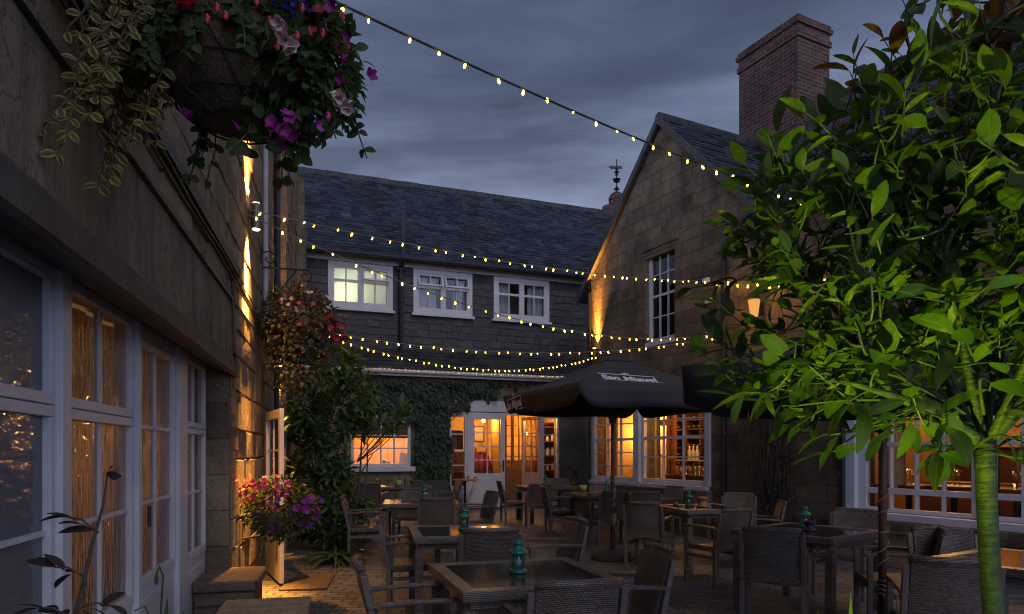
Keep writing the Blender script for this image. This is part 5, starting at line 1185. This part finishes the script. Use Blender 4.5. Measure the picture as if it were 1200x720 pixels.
for k in range(6): trail(ls, st, (-.05, .1, .0), (-.22 + rnd.uniform(-.05, .06), .12, -.30 - rnd.random() * .1), 10, .04, .026)
leafball(ls, 380, (.02, -.12, .16), (.33, .20, .13), .05, .032)
for k in range(34):
    a = rnd.uniform(-2.9, -.2); trail(ls, st, (.26 * math.cos(a), .26 * math.sin(a), .08), (.33 * math.cos(a), .33 * math.sin(a), rnd.uniform(-.16, .0)), 7, .042, .028, .03)
leafball(ls, 420, (.26, -.10, -.07), (.20, .18, .20), .046, .03)
st.build('stems', M['stem'], HB); lv.build('variegated_leaves', M['leaf_var'], HB); ls.build('fuchsia_leaves', M['leaf_small'], HB); ld.build('petunia_leaves', M['leaf_small'], HB)
r_ = MB(); c0_ = V((-.03, -.345, .02)); 
for k in range(80): d = rv(); r_.blossom(c0_ + d * .032, d + rv() * .5, .013, 5)
r_.build('geranium_head', M['fl_red'], HB); r_ = MB()
for k in range(40): d = rv(); r_.blossom(V((.08, -.33, .13)) + d * .036, d, .016, 5)
r_.build('geranium_head', M['fl_red'], HB)
r_ = MB(); spread(r_, 260, (.20, -.24, .16), (.15, .12, .12), .011); r_.build('lobelia_blossoms', M['fl_blue'], HB)
r_ = MB()
for p in ((.07, -.26, -.02), (.13, -.27, .02), (.10, -.27, -.05), (.02, -.27, .01), (.045, -.27, -.06), (.19, -.26, .0), (.26, -.25, .06), (.30, -.22, -.08), (.25, -.25, -.13), (.31, -.2, .02), (.36, -.15, -.03), (.23, -.26, -.06), (.34, -.2, .12), (.38, -.16, -.30)):
    r_ = MB(); p = V(p) + V((0, -.09, 0)); r_.lathe([(.002, .012), (.007, .006), (.0095, -.003), (.0065, -.012), (.0015, -.018)], 8, p)
    for k in range(4): a = k * 1.57; r_.leaf(p + V((0, 0, -.006)), V((math.cos(a), math.sin(a), .15)), UPV, .022, .010, -.3, .2, True)
    r_.build('fuchsia_bud', M['fl_pink'], HB)
r_ = MB()
for p in ((.27, -.24, -.09), (.285, -.25, -.12), (.26, -.25, -.06), (.40, -.14, -.22), (.25, -.24, .27), (.43, -.12, -.24)): 
    r_ = MB()
    for k in range(4): r_.blossom(V(p) + V((0, -.09, 0)) + rv() * .012, V((0, -.4, -1)) + rv() * .7, .023, 4, .8)
    r_.build('fuchsia_flower', M['fl_white'], HB)
r_ = MB()
def petunia(p, n, r, c): b = MB(); b.blossom(p, n, r, 5, c); b.build('petunia_flower', M['fl_mag'], HB)
for k in range(10): petunia(V((rnd.uniform(.08, .30), rnd.uniform(-.30, -.2), rnd.uniform(-.38, -.28))), rv() + V((0, -1, -.2)), .024, .35)
for p in ((.42, -.1, -.02), (.47, -.05, -.12), (.40, -.1, -.16), (.37, -.12, .06), (.40, -.14, -.1), (-.17, .02, -.22), (.33, -.2, -.36)): petunia(V(p) + V((.02, -.1, 0)), rv() + V((.5, -.6, -.5)), .023, .9)
r_ = MB(); spread(r_, 26, (.30, -.10, .0), (.12, .12, .16), .026); r_.build('dark_blossoms', M['fl_dred'], HB)
# mid basket: round ball of small leaves on a scroll bracket
w8 = LF.w(LF.u(303, YO), YO, 0)
B2 = empty('hanging_basket', (-2.42, 7.95, 2.93), 0, 'round hanging basket like a ball of small pale leaves, further along the left wall', 'hanging basket')
lv, r_ = MB(), MB(); leafball(lv, 2600, (-.06, 0, 0), (.47, .40, .46), .062, .042); leafball(lv, 900, (-.08, 0, -.42), (.36, .30, .42), .06, .04)
b_ = MB(); b_.lathe([(.05, -.30), (.2, -.18), (.26, 0), (.26, .05)], 16); b_.build('liner', M['coir'], B2, True); lv.build('foliage', leafmat('pale bedding leaf', (.045, .055, .025), (.13, .12, .055), .5, .3, edge=(.26, .20, .12)), B2)
spread(r_, 40, (-.03, 0, .08), (.42, .36, .36), .024); r_.build('pink_blossoms', M['fl_pink'], B2)
r_ = MB(); spread(r_, 40, (-.03, 0, .12), (.40, .36, .32), .026); r_.build('blush_blossoms', M['fl_white'], B2)
r_ = MB(); spread(r_, 46, (.40, -.08, -.05), (.13, .16, .17), .034); spread(r_, 18, (.1, -.1, -.35), (.2, .2, .2), .024); r_.build('crimson_blossoms', M['fl_dred'], B2)
bk = empty('scroll_bracket', LF.w(LF.u(305, YO), YO - .001, 3.66), LF.rz - math.pi / 2, 'black wrought-iron scroll bracket holding the round flower ball', 'bracket')
m = MB(); m.tube([(0, 0, -.62), (0, 0, .30)], .012, 6); m.tube([(0, 0, .02), (.55, 0, .02)], .011, 6); m.tube([(0, 0, -.45), (.2, 0, -.28), (.42, 0, .01)], .010, 6)
def spiral(c, r, a0, turns, s=1): return [(c[0] + r * (1 - k / 34) * math.cos(a0 + s * k / 24 * turns * 6.28), 0, c[2] + r * (1 - k / 34) * math.sin(a0 + s * k / 24 * turns * 6.28)) for k in range(25)]
m.tube(spiral((.10, 0, .13), .10, math.pi, 1.1, -1), .008, 5); m.tube(spiral((.52, 0, -.06), .09, 1.57, 1.1, -1), .008, 5); m.tube(spiral((.10, 0, -.36), .085, math.pi, 1.0), .008, 5)
bk_o = m.build('scroll', M['black'], bk); m = MB(); m.tube([(.5, 0, .01), (.5, 0, -.35)], .006, 5); m.build('hook', M['black'], bk)
# low wall basket in bloom
c3 = pt(329, 600, 6.45)
B3 = empty('wall_basket', c3, 0, 'low wall basket overflowing with pink, magenta and purple flowers beside the white door', 'flower basket')
m = MB(); m.lathe([(.05, -.24), (.18, -.16), (.25, -.02), (.25, .02)], 18); m.build('liner', M['coir'], B3, True)
lv = MB(); leafball(lv, 1100, (-.02, 0, .06), (.33, .26, .27), .055, .034); leafball(lv, 300, (.0, -.1, -.10), (.28, .2, .16), .05, .03); leafball(lv, 200, (.24, -.05, -.02), (.16, .14, .16), .045, .028); lv.build('foliage', M['leaf_small'], B3)
r_ = MB(); spread(r_, 70, (-.14, -.06, .20), (.20, .2, .15), .028); r_.build('rose_blossoms', plain('rose petals', (.62, .05, .09), .6, .3, 60, 0), B3)
r_ = MB(); spread(r_, 34, (.16, -.08, .05), (.24, .2, .22), .034); r_.build('pink_blossoms', M['fl_mag'], B3)
r_ = MB(); spread(r_, 26, (.10, -.08, .02), (.30, .2, .26), .032); r_.build('purple_blossoms', M['fl_pur'], B3)
r_ = MB(); spread(r_, 16, (-.05, -.1, .1), (.28, .2, .22), .026); r_.build('coral_blossoms', M['fl_pink'], B3)
pd = MB(); pd.tube([(-.02, .1, -.20), (-.45, .15, -.28)], .012, 6); pd.tube([(-.1, .1, -.05), (-.45, .15, -.05)], .012, 6); pd.build('bracket', M['black'], B3)
# dark sapling in the bottom left, sprigs and blades
SP = empty('dark_sapling', (-.98, 1.52, 0), 0, 'thin dark-leaved sapling before the white windows in the bottom left corner', 'sapling')
lm, tw = MB(), MB()
stem = [(-.08, 0, 0), (-.06, 0, .6), (-.02, 0, 1.0), (.02, 0, 1.13), (.05, -.01, 1.24), (.075, -.01, 1.33), (.085, -.01, 1.40)]
tw.tube(stem, [.008, .007, .006, .005, .004, .003, .002], 6)
for p, d in (((-.05, 0, .98), (-1, 0, .3)), ((-.03, 0, 1.02), (.9, -.2, .35)), ((-.0, 0, 1.08), (-1, -.2, .4)), ((.01, 0, 1.10), (1, .1, .1)), ((.03, 0, 1.17), (-1, 0, .35)), ((.06, 0, 1.27), (-.8, -.2, .5))):
    d = V(d).normalized(); p = V(p); e = p + d * .07; tw.tube([p, p + d * .04 + V((0, 0, .01)), e], .0022, 5)
    for k in range(4): lm.leaf(e - d * .02 * k, (d + rv() * .7), UPV + rv() * .5, rnd.uniform(.045, .07), .032, .3, .2)
for k in range(3): lm.leaf((.085, -.01, 1.40), rv() + V((.2, 0, .5)), rv(), .03, .02, .3, .2)
for k in range(5):
    x = rnd.uniform(-.2, -.02); tw.tube(bend((x, 0, .2), (x - .04, .05, rnd.uniform(.95, 1.05)), .1, 5), .004, 5); sprig(lm, tw, (x - .04, .05, 1.0), (-.2, 0, 1), 5, .06, .035, .002, .08)
tw.build('stems', M['stem'], SP); lm.build('foliage', M['leaf_dark'], SP, True)
SD = empty('seed_stem', (-1.42, 2.75, 0), 0, 'nodding thin green stem with narrow blades before the white door', 'plant')
m = MB(); m.tube([(0, 0, 0), (.0, 0, .7), (.01, 0, .88), (.015, 0, .95), (.0, 0, .99), (-.012, 0, .96)], .004, 5); m.tube([(0, 0, .3), (-.02, 0, .74), (-.06, 0, .83), (-.1, 0, .81)], .003, 5); m.build('stem', M['twig'], SD)
m = MB()
for k in range(7): m.leaf((rnd.uniform(-.03, .06), 0, .3), V((rnd.uniform(-.2, .3), rnd.uniform(-.1, .1), 1)), V((0, -1, 0)), rnd.uniform(.4, .58), .035, .12, .2)
m.lathe([(.004, 0), (.01, -.02), (.004, -.045)], 6, (-.012, 0, .96)); m.build('blades', M['leaf_small'], SD)
BL = empty('iris_blades', (.98, 2.0, 0), 0, 'two pale green pointed blades poking up at the bottom edge right of centre', 'plant')
m = MB(); m.leaf((.0, 0, .4), (.02, 0, 1), (0, -1, .1), .64, .028, .0, .3); m.leaf((-.065, .02, .4), (-.02, 0, 1), (0, -1, .1), .585, .026, .0, .3); m.leaf((.03, .02, .3), (.2, .1, 1), (0, -1, .1), .5, .028, .0, .3); m.build('blades', M['leaf_small'], BL)
# conifer in a pot, red-leaved plant, trough planter
CF = empty('potted_conifer', (pt(674, 585, 16.6).x, 16.6, 0), 0, 'small dark cone-shaped conifer beside the door sidelight', 'conifer')
m = MB(); m.lathe([(.16, 0), (.21, .32), (.22, .32), (.22, .38), (.19, .38)], 16); m.build('pot', M['terracotta'], CF); m = MB()
for k in range(1500): z = rnd.random() ** 1.3; r = .24 * (1 - z) * rnd.uniform(.6, 1.05) + .012; a = rnd.random() * 6.28; d = V((math.cos(a), math.sin(a), .5)); m.leaf((d.x * r, d.y * r, .38 + z * .62), d + rv() * .4, UPV, .06, .014, .1, .2, True)
m.build('foliage', M['leaf_shrub'], CF)
RL = empty('red_leaved_plant', (pt(541, 590, 16.6).x, 16.6, 0), 0, 'sparse plant with red autumn leaves before the white glazed door', 'plant')
lm, tw = MB(), MB()
for k in range(12):
    e = V((rnd.uniform(-.3, .35), rnd.uniform(-.15, .15), rnd.uniform(.45, .95))); tw.tube(bend((0, 0, .05), e, .15, 5), .006, 4); sprig(lm, tw, e, (e.x, e.y, .5), 6, .11, .035, .003, .15)
tw.build('stems', M['stem'], RL); lm.build('foliage', leafmat('red leaf', (.20, .03, .015), (.34, .06, .02), .5, .35), RL)
TP = empty('trough_planter', FF.w(FF.u(503, -.5), -.5, 0), FF.rz, 'dark trough planter with a spiky green plant under the ivy column', 'planter')
m = MB(); m.box(-.42, .42, -.18, .18, 0, .78); m.build('trough', M['concrete'], TP, bevel=.01); m = MB()
for k in range(22): m.leaf((rnd.uniform(-.38, .38), rnd.uniform(-.1, .1), .77), V((rnd.uniform(-1, .6), rnd.uniform(-.4, .2), rnd.uniform(.3, 1))), UPV, rnd.uniform(.25, .5), .035, .5, .2)
m.build('foliage', M['leaf_small'], TP)
LS = empty('low_shrub', FF.w(FF.u(446, -.5), -.5, 0), FF.rz, 'low dark plants along the wall foot below the small window', 'shrub')
m = MB(); leafball(m, 500, (0, 0, .45), (.95, .25, .42), .09, .04); m.build('foliage', M['leaf_shrub'], LS)
UP = empty('fern_clump', (-2.3, 8.9, 0), 0, 'low dark fern clump at the foot of the big shrub', 'fern')
m = MB()
for k in range(70): a = rnd.random() * 6.28; m.leaf((0, 0, .05), V((math.cos(a), math.sin(a), rnd.uniform(.4, 1.2))), UPV, rnd.uniform(.28, .5), .04, .8, .2)
m.build('foliage', M['leaf_shrub'], UP)
# green uplighter at the tree base, plus an added one in front for the crown
spot('tree_uplight', (.72, .95, .12), V((1.50, 2.30, 2.22)) - V((.72, .95, .12)), (.74, 1.0, .04), 165, 46, .7, .04)  # added front light without a fitting, evens the green up the crown
spot('tree_uplight', (.98, 1.62, .10), (.32, .32, 1), (.66, 1.0, .04), 33, 72, .8, .04)
# ------------------------------------------------------------------ strings of fairy lights
bm_ = MB(); bm_.lathe([(.002, -.034), (.009, -.028), (.011, -.014), (.008, .002), (.005, .008)], 8)
cm_ = MB(); cm_.lathe([(.006, .006), (.007, .008), (.007, .026), (.004, .028)], 8)
bulb_mesh = {}
def fairy(name_label, p0, p1, sag, step, size=1.0, cab='cable', mat='fairy', cr=.006, jit=1.0):
    p0, p1 = V(p0), V(p1); L_ = (p1 - p0).length; n = max(8, int(L_ / step)); f = lambda t: p0.lerp(p1, t) + V((0, 0, -4 * sag * t * (1 - t)))
    m = MB(); K = 40; m.tube([f(i / K) for i in range(K + 1)], cr, 5); o = m.build('fairy_light_string', M[cab]); tag(o, name_label, 'string lights', 'strings of fairy lights')
    for k in range(n):
        t = (k + .5 + rnd.uniform(-.25, .25) * jit) / n; key = mat
        if key not in bulb_mesh:
            b = bm_.build('bulb', M[mat], o, True); bulb_mesh[key] = b
            s_ = b
        else: s_ = bulb_mesh[key].copy(); C.objects.link(s_); s_.parent = o
        s_.location = f(t) + V((0, 0, -.018 * size)); tilt = rnd.choice((0, 0, 0, math.pi)) + rnd.uniform(-.6, .6) * jit; s_.rotation_euler = (tilt, rnd.uniform(-.4, .4), rnd.uniform(0, 6.28)); s_.scale = (size * rnd.uniform(.8, 1.2),) * 3
    return o
def Gp(px, py, d=-.03): return GF.w(GF.u(px, d), d, GF.z(px, py, d))
lp = LF.w(LF.u(292, YO - .1), YO - .1, 3.74)
lowP = pt(360, 385, 9.6)
fairy('string of large bulbs sweeping across the top of the picture to the right tree', pt(372, -8, 2.95), pt(1200, 292, 8.4), .26, .17, .58)
fairy('nearly level upper string from the wall lamp to the gable sash window', lp, Gp(828, 330), .15, .20, .72, 'cablepale')
fairy('string sagging from the wall lamp across the upstairs windows', lp + V((0, 0, -.05)), Gp(838, 392), .46, .19, .72, 'cablepale')
fairy('higher of the two strings hung in front of the lean-to slates', lowP, Gp(838, 396), .30, .165, .72, 'cablepale')
fairy('lower sagging string hung in front of the lean-to slates', lowP, Gp(700, 418, -.25), .42, .13, .72, 'cablepale')
fairy('tiny lights running along the cream lean-to gutter', FF.w(FF.u(432), -.38, 3.42), FF.w(FF.u(668), -.38, 3.42), .03, .12, .55, 'cablepale', 'fairy2', .004)
fairy('short string of bulbs behind the right tree leaves', Gp(838, 330), Gp(1010, 318, -.3), .10, .22, 1.2, 'cablepale')
for px, py, lab in ((829, 329, 'small white cable box fixed left of the tree, upper of two'), (832, 353, 'small white cable box fixed left of the tree, lower of two')):
    m = MB(); m.box(-.07, .07, -.06, 0, -.04, .04); o = m.build('cable_box', M['white'], None, bevel=.01); q = Gp(px, py, -.002); o.location = q; o.rotation_euler.z = GF.rz; tag(o, lab, 'cable box')
# ------------------------------------------------------------------ sky, sun, camera
w = bpy.data.worlds.new('World'); bpy.context.scene.world = w; w.use_nodes = True; nt = w.node_tree; nt.nodes.clear()
class WT(NT):
    def __init__(s, tree): s.t = tree; s.m = None
    pass
t = WT(nt); out = nt.nodes.new('ShaderNodeOutputWorld')
sky = t.n('TexSky'); sky.sky_type = 'NISHITA'; sky.sun_disc = False; sky.sun_elevation = math.radians(3); sky.sun_rotation = math.radians(200); sky.air_density = 1.2; sky.ozone_density = 3
g = t.n('TexCoord').outputs['Generated']; sp = t.n('SeparateXYZ', Vector=g)
den = t.math('ADD', t.math('MAXIMUM', sp.outputs[2], 0.0), .22)
cb = t.n('CombineXYZ', X=t.math('DIVIDE', sp.outputs[0], den), Y=t.math('DIVIDE', sp.outputs[1], den), Z=3.1)
mp = t.n('Mapping', Rotation=(0, 0, .5), Scale=(.55, 1.5, 1)); t.l(cb.outputs[0], mp, 'Vector')
n1 = t.n('TexNoise', Scale=1.15, Detail=7, Roughness=.55, Distortion=.5); t.l(mp.outputs[0], n1, 'Vector')
cl = t.ramp(n1.outputs[0], [(.32, (.34, .36, .42)), (.45, (.68, .72, .82)), (.54, (1.05, 1.10, 1.22)), (.64, (1.75, 1.78, 1.9))])
gr = t.ramp(t.math('MAXIMUM', sp.outputs[2], 0.0).outputs[0], [(0, (2.0, 2.15, 2.7)), (.28, (2.3, 2.5, 3.25)), (.40, (1.55, 1.75, 2.4)), (.48, (.60, .72, 1.08)), (.57, (.26, .32, .50)), (1, (.30, .36, .56))])
col = t.mix(1.0, gr, cl, 'MULTIPLY')
sk = t.n('VectorMath', _operation='SCALE'); t.l(sky.outputs[0], sk, 0); sk.inputs['Scale'].default_value = .25
back_fill = t.ramp(t.math('MULTIPLY_ADD', sp.outputs[1], -.5, .5).outputs[0], [(.30, (1, 1, 1)), (1, (2.7, 2.8, 3.05))])    # sky brightened behind the camera as added fill light
col = t.mix(1.0, col, back_fill, 'MULTIPLY'); col = t.mix(.85, sk.outputs[0], col)
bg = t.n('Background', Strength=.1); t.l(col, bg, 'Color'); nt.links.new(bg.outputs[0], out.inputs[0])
sl = bpy.data.lights.new('sun', 'SUN'); sl.energy = .22; sl.angle = math.radians(25); sl.color = (1, .93, .88)
so = bpy.data.objects.new('sun', sl); C.objects.link(so); so.rotation_euler = (math.radians(50), 0, math.radians(25))
cam = bpy.data.cameras.new('camera'); cam.sensor_width = 36; cam.lens = 24; cam.shift_y = 170 / 1200; cam.clip_start = .05; cam.clip_end = 500
co = bpy.data.objects.new('camera', cam); C.objects.link(co); co.location = (0, 0, EYE); co.rotation_euler = (math.radians(90), 0, 0)
sc = bpy.context.scene; sc.camera = co
sc.view_settings.view_transform = 'Standard'; sc.view_settings.look = 'None'; sc.view_settings.exposure = 1.15; sc.view_settings.gamma = 1
cy = sc.cycles; cy.use_denoising = True; cy.filter_width = 1.15; cy.max_bounces = 8; cy.transparent_max_bounces = 16; cy.sample_clamp_indirect = 4; cy.sample_clamp_direct = 0; cy.caustics_reflective = False; cy.caustics_refractive = False
